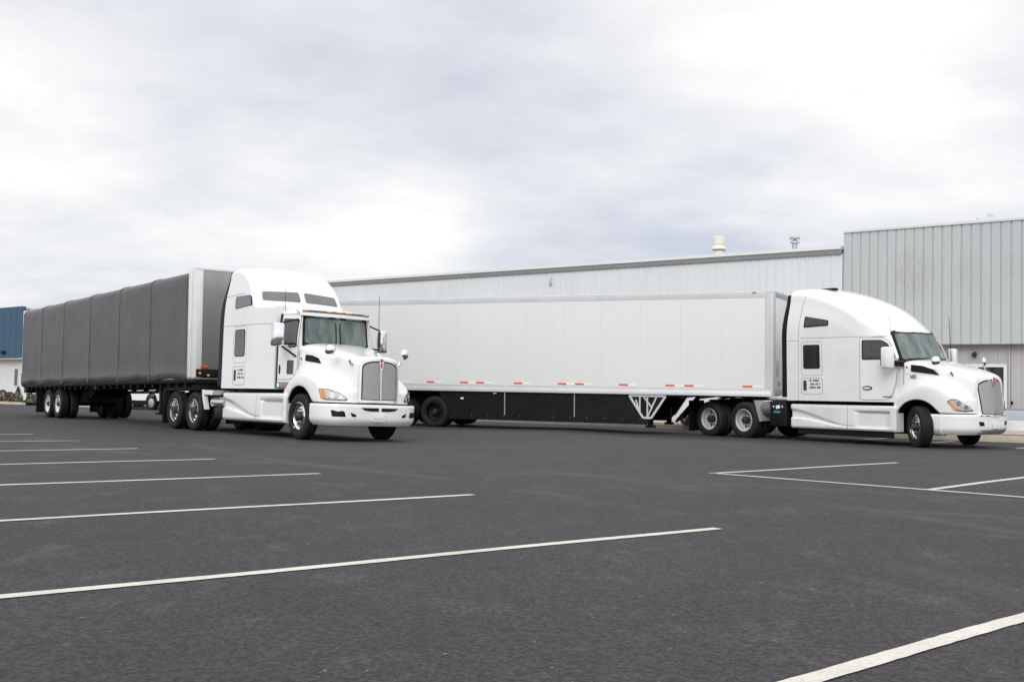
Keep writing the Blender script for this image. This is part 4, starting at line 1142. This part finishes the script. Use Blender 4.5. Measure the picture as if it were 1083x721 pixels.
def tarp_trailer():
    r = empty('semi_trailer', 'long flatbed trailer enclosed by a dark grey rolling tarpaulin', 'trailer', M_LL)
    L = 17.14; W = 1.30; zb = 1.24; zt = 4.08
    bows = [-.46, -3.29, -5.96, -8.83, -11.78, -14.51, -17.14]
    rows = []
    for a, b in zip(bows, bows[1:]):
        K = 14
        for k in range(K + (1 if b == bows[-1] else 0)):
            t = k/K; x = lerp(a, b, t); bell = math.sin(PI*t)
            seamd = math.exp(-(min(t, 1-t)*abs(b-a)/.05)**2)
            sag = .010*bell**.8; hang = .022*math.sin(PI*t)**2 + .014*math.sin(x*2.7) + .008*math.sin(x*7.1); inn = .006*bell**.8
            path = []
            Wx = W + .026 + .006*seamd; zz = zt + .005 + .014*seamd - sag
            zlow = zb - .045 + hang
            for j in range(15):
                u = j/14; z = lerp(zlow, zz - .22, u)
                wob = .012*noise.noise(Vector((x*1.4, z*.9, 3.1))) + .010*noise.noise(Vector((x*4, z*1.7, 9)))
                flare = .035*math.exp(-(z-zlow)/.12)*(.4+.6*math.sin(x*3.1+.5)**2)
                path.append((Wx - inn*math.sin(PI*min(1, u*.9+.1)) + wob + flare*.6, z))
            for j in range(1, 9):
                th = PI/2*j/8; path.append((Wx - .34 + .34*math.cos(th), zz - .22 + .22*math.sin(th)))
            for j in range(1, 7): path.append(((Wx-.34)*(1 - j/6), zz + .05*math.sin(PI/2*j/6)))
            row = [(x, -y, z) for y, z in path] + [(x, y, z) for y, z in path[-2::-1]]
            rows.append(row)
    mb = MB(); mb.grid(rows)
    tp = mb.build('tarpaulin', tarpm, r, ang=60)
    m = tp.modifiers.new('t', 'SOLIDIFY'); m.thickness = .008
    # welded seams over each bow
    se = MB()
    for x in bows[1:-1]:
        rr = min(range(len(rows)), key=lambda i: abs(rows[i][0][0]-x)); row = rows[rr]
        g = []
        for dx in (-.035, .035):
            g.append([(x+dx, p[1]*(1+.004), p[2]+(.006 if p[2] > 3.8 else 0)) for p in row])
        se.grid(g)
    se.build('tarp_seam', tarpm, tp)
    # bulkhead
    fr = MB()
    for s in (-1, 1):
        fr.box(-.22, 0, min(s*(W-.02), s*(W+.02)), max(s*(W-.02), s*(W+.02)), zb-.0, 4.11, .008)
        fr.box(-.47, -.235, min(s*(W-.01), s*(W+.03)), max(s*(W-.01), s*(W+.03)), zb+.01, 4.09, .008)
        fr.box(-.02, .03, min(s*(W-.17), s*(W+.0)), max(s*(W-.17), s*(W+.0)), zb, 4.09, .008)
    fr.box(-.30, .035, -W-.01, W+.01, 4.04, 4.12, .015); fr.build('bulkhead_frame', trimw, r)
    bh = MB(); bh.box(-.03, .012, -W+.16, W-.16, zb+.10, 4.05); 
    bh.build('bulkhead', alu_flat, r)
    # rear frame
    rf = MB()
    for s in (-1, 1): rf.box(-L-.10, -L+.05, min(s*(W-.08), s*(W+.02)), max(s*(W-.08), s*(W+.02)), zb-.05, 4.03, .008)
    rf.box(-L-.10, -L+.05, -W, W, 3.93, 4.05, .008); rf.build('rear_frame', trimw, r)
    dr = MB(); dr.box(-L-.05, -L, -W+.08, W-.08, zb, 3.95); dr.build('rear_panel', tarpm, r)
    # deck
    dk = MB(); dk.box(-L, .02, -W+.03, W-.03, zb-.14, zb+.03, .005); dk.build('deck', frame_m, r)
    for s in (-1, 1):
        sr = MB(); sr.prism([(s*(W-.06), zb-.10), (s*(W+.01), zb-.10), (s*(W+.02), zb-.03), (s*(W+.01), zb+.005), (s*(W-.06), zb+.005)], 'x', -L, .03); sr.build('side_rail', black if s < 0 else frame_m, r)
        ed = MB(); ed.box(-2.2, .035, min(s*(W+.012), s*(W+.03)), max(s*(W+.012), s*(W+.03)), zb-.03, zb-.008); ed.build('rail_edge', galv, r)
    fe = MB(); fe.box(.02, .045, -W, W, zb-.04, zb-.01); fe.build('front_edge', galv, r)
    # front junction lamps
    jb = MB(); jb.box(.012, .10, -W+.02, -.05, zb+.02, zb+.22, .01); jb.build('connector_box', black, r)
    lp = MB(); lp.box(.03, .05, -1.16, -.95, zb+.25, zb+.32, .01); lp.build('marker_lamp', redl, r)
    for y in (-1.20, -.97):
        lp = MB(); lp.lathe([(.001, .03), (.03, .025), (.038, 0), (.038, -.02)], 16, 'x', (.10, y, zb+.11 - (.05 if y > -1.1 else 0))); lp.build('round_marker_lamp', amber, r)
    # main beams: tapered with cut-out lattice
    for s in (-1, 1):
        bm_ = MB(); y0, y1 = s*.48-.06, s*.48+.06
        bm_.prism([(-1.0, zb-.14), (-1.2, .98), (-3.2, .98), (-10.6, .98), (-11.1, .72), (-15.3, .72), (-L+.2, .85), (-L+.2, zb-.14)], 'y', y0, y1)
        bm_.build('main_beam', frame_m, r)
    cm = MB(); x = -.8
    while x > -L+.2: cm.box(x-.04, x+.04, -W+.06, W-.06, zb-.24, zb-.138); x -= .61
    cm.build('crossmember', frame_m, r)
    for s in (1,):
        br = MB(); x = -8.2
        while x > -15:
            br.rod((x, s*1.22, zb-.12), (x-.6, s*.90, .97), .035, 6); br.rod((x-1.2, s*1.22, zb-.12), (x-.6, s*.90, .97), .035, 6); x -= 1.2
        br.build('outrigger_brace', frame_m, r)
        lr = MB(); lr.box(-15.6, -8.2, min(s*.86, s*.92), max(s*.86, s*.92), .87, .97); lr.build('lower_rail', frame_m, r)
    x = -8.4; k = 0
    lt = {'r': MB(), 'w': MB()}
    while x > -15.5:
        for sx in (1,):
            ya = sx*.92 if sx < 0 else .86-.004
            lt['r' if k % 2 else 'w'].box(x-.15, x, ya-.004, ya+.003, .90, .945)
        x -= .16 if k % 7 else .42; k += 1
    lt['r'].build('red_reflective_tape', redtape, r); lt['w'].build('white_reflective_tape', whitetape, r)
    ap = MB(); ap.box(-2.7, -.06, -1.12, 1.12, .91, 1.09, .01); ap.build('coupler_plate', frame_m, r)
    bg_ = MB(); bg_.box(-15.2, -11.4, -.6, .6, .55, .80); bg_.build('bogie', frame_m, r)
    ml = MB(); ml.box(-8.35, -8.31, -W+.02, -W+.06, zb-.26, zb-.14); ml.build('side_lamp', bark, r)
    for s in (-1, 1):
        lg = MB(); lg.box(-3.30, -3.14, s*.95-.07, s*.95+.07, .30, zb-.1, .01); lg.box(-3.36, -3.08, s*.95-.14, s*.95+.14, .24, .31, .01); lg.build('landing_leg', frame_m, r)
        mf = MB(); mf.box(-LAX-2.6, -LAX-2.57, min(s*.66, s*1.27), max(s*.66, s*1.27), .18, .98); mf.build('mudflap', black, r)
    ug = MB(); ug.box(-L-.05, -L+.05, -1.15, 1.15, .42, .52); ug.box(-L-.04, -L+.04, -.55, -.45, .5, zb-.1); ug.box(-L-.04, -L+.04, .45, .55, .5, zb-.1); ug.box(-L-.05, -L+.3, -1.22, 1.22, zb-.34, zb-.14); ug.build('underride_guard', frame_m, r)
    hl = MB(); hl.box(-L-.16, -L-.06, -W-.02, -W+.10, zb-.02, zb+.42, .01); hl.build('rear_lamp_box', black, r)
    axle_pair(r, (-LAX, -LAX-1.26), whiterim)
tarp_trailer()

# ------------------------------------------------------------------ buildings
def ribbed(x0, x1, z0, z1, y, pitch, rw, rd, name, m, parent, inward=False):
    pts = [(x0, y)]
    x = x0 + pitch*(1.0 if inward else .5)
    sg = 1 if inward else -1
    while x < x1 - pitch*.4:
        pts += [(x - rw/2, y), (x - rw/4, y + sg*rd), (x + rw/4, y + sg*rd), (x + rw/2, y)]; x += pitch
    pts.append((x1, y))
    mb = MB(); mb.grid([[(a, b, z0) for a, b in pts], [(a, b, z1) for a, b in pts]])
    mb.grid([[(x0, y+.25, z0), (x0, y+.25, z1)], [(x1, y+.25, z0), (x1, y+.25, z1)]])
    mb.add([(x0, y, z0), (x0, y, z1), (x0, y+.25, z1), (x0, y+.25, z0)], [(0, 1, 2, 3)])
    mb.add([(x1, y, z0), (x1, y, z1), (x1, y+.25, z1), (x1, y+.25, z0)], [(0, 1, 2, 3)])
    return mb.build(name, m, parent, smooth=False)

def warehouse():
    r = empty('warehouse', 'long low pale grey metal warehouse with grey gutter and two roof vents', 'building', M_B)
    x0, x1, H = -46.0, -.04, 6.26
    ribbed(x0, x1, -.6, H-.27, 0, .305, .07, .028, 'wall', wallA, r)
    sh = MB(); sh.box(x0+.02, x1, .26, 24, -.8, H-.35); sh.build('inner_wall', wallA, r, smooth=False)
    gt = MB(); gt.prism([(-.02, H-.29), (-.09, H-.29), (-.12, H-.215), (-.10, H-.205), (-.14, H-.13), (-.02, H-.13)], 'x', x0-.1, x1-.01); gt.build('gutter', gutter, r)
    fl = MB(); fl.prism([(-.16, H-.128), (-.16, H-.02), (.3, H+.0), (.3, H-.128)], 'x', x0-.12, x1-.01); fl.build('roof_flashing', trimw, r)
    rf = MB(); rf.prism([(.3, H-.03), (12, H+.40), (24, H-.03), (24, H-.3), (.3, H-.3)], 'x', x0-.1, x1-.01); ro = rf.build('roof', roofm, r, smooth=False)
    # cream ventilator with cap
    v = MB(); c = (-5.95, 2.0, H)
    v.lathe([(.22, -.1), (.22, .40), (.15, .41), (.15, .46), (.295, .465), (.30, .49), (.29, .52), (.25, .62), (.235, .63), (.215, .635), (.215, .66), (.24, .665), (.24, .96), (.22, .98), (.001, .98)], 28, 'z', c); vo = v.build('roof_ventilator', stackm, ro, ang=20)
    v = MB(); v.lathe([(.152, .40), (.285, .44), (.285, .464), (.152, .464)], 28, 'z', c, close=True); v.build('ventilator_gap', gutter, vo)
    v = MB(); c = (-2.74, 2.0, H)
    v.lathe([(.10, -.1), (.10, .50), (.14, .52)], 20, 'z', c)
    v.lathe([(.001, .50), (.17, .50), (.18, .52), (.17, .56), (.10, .60), (.001, .60)], 20, 'z', c)
    v.lathe([(.001, .66), (.20, .66), (.20, .72), (.17, .76), (.001, .78)], 20, 'z', c); v.rod((c[0], c[1], H+.5), (c[0], c[1], H+.7), .05); v.build('exhaust_stack', stack2, ro)
    w = MB(); w.box(-12.84, -12.74, -.10, -.03, 5.42, 5.50, .01); w.rod((-12.79, -.10, 5.50), (-12.79, -.05, 5.78), .035, 10, .015); w.build('wall_lamp', galv, r)
    # loading doors hidden behind the trucks still belong to the wall
    for x in (-30, -22, -14):
        d = MB(); d.box(x, x+3.2, -.06, -.03, -.1, 3.2, .005); do = d.build('loading_door', trimw, r, smooth=False)
    bs = MB(); bs.box(x0, x1, -.05, .0, -.8, .55); bs.build('base_course', blockm, r)
    
def front_block():
    r = empty('office_building', 'taller grey metal front block with rust-stained overhanging cladding and a dark window', 'building', M_B)
    x0, x1 = 0.0, 22.0; H = 6.81; zo = 2.80; yl = .30
    ribbed(x0, x1, zo, H-.10, 0, .305, .055, .035, 'wall', wallB, r, inward=True)
    tp = MB(); tp.box(x0-.02, x1+.02, -.045, .30, H-.12, H, .008); tp.build('coping', trimw, r)
    bx = MB(); bx.box(x0+.01, x1, .26, 22, zo, H-.13); bx.box(x0+.01, x1, .62, 22, -.8, zo+.01); bx.build('inner_wall', wallB, r, smooth=False)
    dr = MB(); dr.box(x0, x1, -.02, .01, zo-.035, zo, .004); dr.build('drip_edge', gutter, r)
    sf = MB(); sf.box(x0+.02, x1, .012, .60, zo+.01, zo+.05); sf.build('soffit', wallC, r)
    # recessed lower storey, pieced round the window
    wx0, wx1, wz0, wz1 = 4.45, 5.20, .85, 2.05
    ox0, ox1, oz1 = 4.0, 5.30, 2.15
    ribbed(x0, ox0, .74, zo, yl, .305, .09, .03, 'lower_wall', wallC, r)
    ribbed(ox1, x1, .74, zo, yl, .305, .09, .03, 'lower_wall', wallC, r)
    ribbed(ox0, ox1, oz1, zo, yl, .305, .09, .03, 'lower_wall', wallC, r)
    wf = MB(); wf.box(ox0, wx0-.03, yl-.03, yl+.1, .74, oz1); wf.box(wx1, ox1, yl-.03, yl+.1, .74, oz1); wf.box(wx0-.03, wx1, yl-.03, yl+.1, wz1, oz1); wf.box(wx0-.03, wx1, yl-.03, yl+.1, .74, wz0); wo = wf.build('window_frame', trimw, r)
    g = MB(); g.box(wx0-.05, wx1+.02, yl+.05, yl+.07, wz0-.05, wz1+.05); g.build('window_pane', sideglass, r)
    kn = MB(); kn.box(x0, x1, yl-.06, yl+.2, .36, .70, .004); kn.build('knee_panel', knee, r)
    lg = MB(); lg.box(x0, x1, yl-.075, yl+.0, .70, .745, .004); lg.build('ledge', gutter, r)
    bl = MB(); bl.box(x0, x1, yl-.12, yl+.1, -.8, .36, .01); bl.build('block_base', blockm, r)
    cd = MB(); cd.box(5.35, 5.41, yl-.07, yl-.0, .75, 2.8, .01); cd.build('conduit', wallC, r)
    lm = MB(); lm.lathe([(.001, -.10), (.05, -.09), (.09, -.03), (.10, .03), (.04, .05), (.001, .05)], 16, 'x', (4.34, yl-.10, 2.45)); lm.build('wall_lamp', darkhub, r)
    ot = MB(); ot.box(5.43, 5.49, yl-.09, yl-.03, .87, .97, .006); ot.build('outlet_box', black, r)
    # small satellite dish on the coping
    ds = MB(); ds.lathe([(.001, .05), (.10, .04), (.17, .0), (.175, -.01), (.16, -.0), (.001, .035)], 20, 'x'); ds.rod((.05, 0, -.04), (-.05, 0, -.3), .02)
    d = ds.build('satellite_dish', trimw, r); d.scale = (.75, .75, .75); d.location = (4.62, .8, H+.16); d.rotation_euler = (0, -.2, 1.9)
    ds = MB(); ds.box(4.25, 4.40, .55, .7, H, H+.14, .02); ds.build('roof_box', galv, r)
warehouse(); front_block()

def blue_building():
    M = frame(-31.9, 68.5, -.684, .1, 0, 0)
    r = empty('shop_building', 'distant low white building with a wide blue metal fascia', 'building', M)
    ribbed(-26, 1.5, 2.72, 5.95, 0, .8, .05, .02, 'fascia', bluewall, r)
    cp = MB(); cp.box(-26.1, 1.52, -.03, .3, 5.95, 5.98); cp.build('coping', trimw, r)
    w = MB(); w.box(-26, 1.49, .5, 18, -.8, 5.9); w.box(1.49, 9, .52, 12, -.8, 2.6); w.build('wall', creamw, r, smooth=False)
    sf = MB(); sf.box(-26, 6, .03, .5, 2.66, 2.72); sf.build('soffit', trimw, r)
    for x in (-12.0, -8.0, -4.0, -.05, 3.2):
        f = MB(); f.box(x-.05, x+.45, .44, .50, .95, 2.1); fo = f.build('window', trimw, r); g = MB(); g.box(x, x+.40, .425, .45, 1.0, 2.05); g.build('pane', sideglass, fo)
    s = MB(); s.box(-.95, -.45, -.12, -.03, 3.0, 3.2, .02); s.build('fascia_lamp', black, r)
blue_building()

def van():
    M = frame(-17.35, 53.3, -.62, .0, 0, 0)
    r = empty('parked_van', 'white van parked in the distance, seen beneath the grey trailer', 'van', M)
    b = MB(); rows = []
    prof = [(-3.9, .45), (-3.95, 1.2), (-3.85, 1.9), (-3.6, 2.08), (-.4, 2.08), (.1, 1.95), (.75, 1.2), (1.35, 1.08), (1.55, .9), (1.6, .45)]
    for y, k in ((-.95, .0), (-.98, .0), (.98, .0), (.95, .0)): rows.append([(x, y*(1 - .10*sstep(1.1, 2.1, z)), z) for x, z in prof])
    b.grid(rows, closed=True); b.add(rows[0], [tuple(range(len(prof)))]); b.add(rows[-1], [tuple(range(len(prof)))]); bd = b.build('body', paint, r)
    for s in (-1, 1):
        g = MB(); g.prism([(-3.3, 1.32), (.35, 1.32), (-.02, 1.85), (-3.3, 1.85)], 'y', min(s*.90, s*.985), max(s*.90, s*.985)); g.build('side_window', sideglass, bd)
        h = MB(); h.box(1.45, 1.60, min(s*.6, s*.92), max(s*.6, s*.92), .75, .95, .02); h.build('headlight', lampglass, r)
        for x in (.75, -2.9):
            a = MB(); a.lathe([(.41, s*.90), (.41, s*1.0), (.36, s*1.0)], 24, 'y', (x, 0, .40)); a.build('wheel_arch', black, bd)
            t = MB(); t.lathe([(.22, s*.80), (.34, s*.80), (.35, s*.84), (.35, s*.98), (.33, s*1.01), (.23, s*1.01)], 28, 'y', (x, 0, .35)); w = t.build('wheel', rubber, r)
            c = MB(); c.lathe([(.23, s*.99), (.20, s*1.0), (.12, s*1.03), (.001, s*1.035)], 24, 'y', (x, 0, .35)); c.build('rim', galv, w)
    bp = MB(); bp.box(1.45, 1.7, -.93, .93, .38, .62, .04); bp.box(-4.03, -3.85, -.93, .93, .38, .62, .04); bp.box(-3.9, 1.5, -.85, .85, .22, .46); bp.build('bumper', black, r)
van()

# ------------------------------------------------------------------ shrubs
def shrub(loc, h, w, conical, mat, seed, label, density=2200, group='shrubs along the buildings'):
    r = empty('shrub', label, 'shrub', Matrix.Translation(loc), group)
    rg = random.Random(seed); mb = MB()
    lumps = [(rg.uniform(0, 2*PI), rg.uniform(.1, .95), rg.uniform(.7, 1.18)) for _ in range(16)]
    for i in range(density):
        t = rg.random()**(1.5 if conical else .9); a = rg.uniform(0, 2*PI)
        prof = ((1 - t)**.8 if conical else math.sqrt(max(0, 1 - (2*t-1)**2)))*w/2 + .02
        k = 1
        for la, lt, lk in lumps:
            da = abs((a - la + PI) % (2*PI) - PI)
            if da < .6 and abs(t-lt) < .16: k *= lk
        rad = prof*k*math.sqrt(rg.uniform(.35, 1.08)); z = .04 + t*h*rg.uniform(.96, 1.04)
        p = Vector((rad*math.cos(a), rad*math.sin(a), z)); s = rg.uniform(.022, .042)*(1 if h > .6 else .9)
        d = Vector((rg.gauss(0, 1), rg.gauss(0, 1), rg.gauss(.4, 1))).normalized(); e = d.orthogonal().normalized(); g = d.cross(e)
        mb.add([p - e*s, p + g*s*.5, p + e*s, p - g*s*.5], [(0, 1, 2, 3)])
    mb.build('foliage', mat, r, smooth=False, merge=False)
    st = MB(); st.rod((0, 0, -.1), (0, 0, h*.75), .025, 8, .008)
    for k in range(7):
        a = rg.uniform(0, 2*PI); z = rg.uniform(.05, .5)*h; st.rod((0, 0, z), (w*.32*math.cos(a), w*.32*math.sin(a), z + h*.25), .010, 5, .003)
    st.build('stem', bark, r)
def at(u, v0, Y):   # u: image column for a 1083-wide frame
    f = 1142.07; return (Y*(u-541.5)/f, Y)
for (u, Y, h, w, con, m, sd, lb) in (
    (17.5, 62.5, .86, .68, True, leafm[0], 1, 'small conical evergreen left of the trailer corner, in front of the white wall'),
    (30.0, 60.5, .80, .66, True, leafm[0], 2, 'small conical evergreen seen under the rear end of the grey trailer'),
    (38.5, 59.5, .52, .62, False, leafm[2], 3, 'brown rounded bush beside the trailer mudflap'),
    (9.0, 63.8, .55, .6, False, leafm[3], 4, 'reddish brown rounded bush left of the first conical evergreen'),
    (1.0, 65.0, .66, .75, False, leafm[3], 5, 'reddish brown bush cut by the left edge of the photo')):
    x, y = at(u, 0, Y); shrub((x, y + .4, .10), h, w, con, m, sd, lb, 1800)
x, y = at(768, 0, 35.6); shrub((x, y, .12), 1.12, .55, False, leafm[1], 6, 'yellow green shrub by the wall, seen above the drive wheels of the right truck', 1800)
x, y = at(727, 0, 35.0); shrub((x, y, .10), .42, .45, False, leafm[3], 7, 'dead brown bush seen behind the white trailer landing gear', 1200)

# ------------------------------------------------------------------ world, sun, camera
SUN_EL, SUN_AZ = 34, 196       # azimuth clockwise from +Y
w = bpy.data.worlds.new('World'); scene.world = w; w.use_nodes = True
nt = w.node_tree; nt.nodes.clear()
out = N(nt, 'ShaderNodeOutputWorld'); bg = N(nt, 'ShaderNodeBackground'); bg.inputs['Strength'].default_value = .12
sky = N(nt, 'ShaderNodeTexSky', sky_type='NISHITA'); sky.sun_disc = False; sky.sun_elevation = R_(SUN_EL); sky.sun_rotation = R_(SUN_AZ)
tc = N(nt, 'ShaderNodeTexCoord'); sp = N(nt, 'ShaderNodeSeparateXYZ'); nt.links.new(tc.outputs['Generated'], sp.inputs[0])
# cloud deck seen in perspective: direction divided by its height
zc = math_(nt, 'ADD', math_(nt, 'MAXIMUM', sp.outputs[2], 0.0), .16)
cx_ = math_(nt, 'DIVIDE', sp.outputs[0], zc); cy_ = math_(nt, 'DIVIDE', sp.outputs[1], zc)
cv = N(nt, 'ShaderNodeCombineXYZ'); nt.links.new(cx_, cv.inputs[0]); nt.links.new(cy_, cv.inputs[1])
def cloudnoise(scale, detail, rough, lo, hi, off):
    mp = N(nt, 'ShaderNodeMapping'); mp.inputs['Location'].default_value = off; nt.links.new(cv.outputs[0], mp.inputs[0])
    return noise_fac(nt, mp.outputs[0], scale, detail, rough, lo, hi)
c1 = cloudnoise(.62, 5, .52, .34, .66, (3.1, 1.7, 0)); c2 = cloudnoise(1.9, 6, .55, .3, .7, (7.2, 4.4, 2))
c3 = cloudnoise(5.5, 6, .6, .3, .7, (1.2, 9.4, 5))
f = math_(nt, 'ADD', math_(nt, 'ADD', math_(nt, 'MULTIPLY', c1, .42), math_(nt, 'MULTIPLY', c2, .40)), math_(nt, 'MULTIPLY', c3, .14))
def lobe(u, v, r_):        # a thin bright place in the cloud deck, given by its direction
    d_ = (Fv + Rv*((u-541.5)/1142.07) - Uv*((v-360.5)/1142.07)).normalized()
    dt = N(nt, 'ShaderNodeVectorMath', operation='DISTANCE'); nt.links.new(tc.outputs['Generated'], dt.inputs[0]); dt.inputs[1].default_value = d_
    m = N(nt, 'ShaderNodeMapRange', interpolation_type='SMOOTHSTEP'); m.inputs['From Min'].default_value = r_; m.inputs['From Max'].default_value = 0
    nt.links.new(dt.outputs['Value'], m.inputs['Value']); return m.outputs[0]
Rv = Vector((.99986, -.00085, .01681)); Uv = Vector((-.01683, -.05039, .99859)); Fv = Vector((0, .99873, .0504))
for (u, v, r_, k) in ((900, 30, .26, .50), (640, 60, .16, .12), (380, 215, .17, .22), (0, 130, .16, .22), (70, 215, .14, .12), (450, 262, .10, .25), (1010, 130, .12, .12), (650, 225, .22, -.18), (350, 90, .26, -.16), (140, 280, .12, -.15)):
    f = math_(nt, 'ADD', f, math_(nt, 'MULTIPLY', lobe(u, v, r_), k))
f = math_(nt, 'SUBTRACT', f, 0.07, True)
CB = 1/.12
dark = (.525*CB, .555*CB, .635*CB); lite = (.98*CB, .96*CB, .92*CB)
cc = mix(nt, f, dark, lite)
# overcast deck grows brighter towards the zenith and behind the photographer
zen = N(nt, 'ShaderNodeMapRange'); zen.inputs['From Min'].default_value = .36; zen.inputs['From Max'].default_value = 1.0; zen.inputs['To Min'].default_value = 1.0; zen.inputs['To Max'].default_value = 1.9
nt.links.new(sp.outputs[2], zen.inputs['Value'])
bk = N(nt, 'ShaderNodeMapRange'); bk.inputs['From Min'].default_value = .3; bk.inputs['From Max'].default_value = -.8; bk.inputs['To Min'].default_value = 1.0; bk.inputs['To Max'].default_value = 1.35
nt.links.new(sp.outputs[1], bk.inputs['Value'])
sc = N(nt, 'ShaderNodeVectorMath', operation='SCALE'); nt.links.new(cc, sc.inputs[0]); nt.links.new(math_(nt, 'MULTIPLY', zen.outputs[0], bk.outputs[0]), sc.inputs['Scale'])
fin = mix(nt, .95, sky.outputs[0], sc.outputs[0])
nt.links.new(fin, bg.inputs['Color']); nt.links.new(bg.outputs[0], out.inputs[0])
ld = bpy.data.lights.new('sun', 'SUN'); ld.energy = 1.15; ld.angle = R_(30); ld.color = (1, .97, .93)
lo = bpy.data.objects.new('sun', ld); col.objects.link(lo)
d = Vector((math.sin(R_(SUN_AZ))*math.cos(R_(SUN_EL)), math.cos(R_(SUN_AZ))*math.cos(R_(SUN_EL)), math.sin(R_(SUN_EL))))
lo.rotation_euler = d.to_track_quat('Z', 'Y').to_euler()

cam = bpy.data.cameras.new('camera'); co = bpy.data.objects.new('camera', cam); col.objects.link(co)
Rv = Vector((.99986, -.00085, .01681)); Uv = Vector((-.01683, -.05039, .99859)); Fv = Vector((0, .99873, .0504))
Mc = Matrix((Rv, Uv, -Fv)).transposed().to_4x4(); Mc.translation = Vector((0, 0, .987)); co.matrix_world = Mc
cam.sensor_width = 36; cam.sensor_fit = 'HORIZONTAL'; cam.lens = 1142.07/1083*36; cam.clip_start = .05; cam.clip_end = 3000
scene.camera = co
scene.view_settings.view_transform = 'Standard'; scene.view_settings.look = 'None'; scene.view_settings.exposure = .24; scene.view_settings.gamma = 1
scene.view_settings.use_curve_mapping = False
scene.cycles.max_bounces = 6
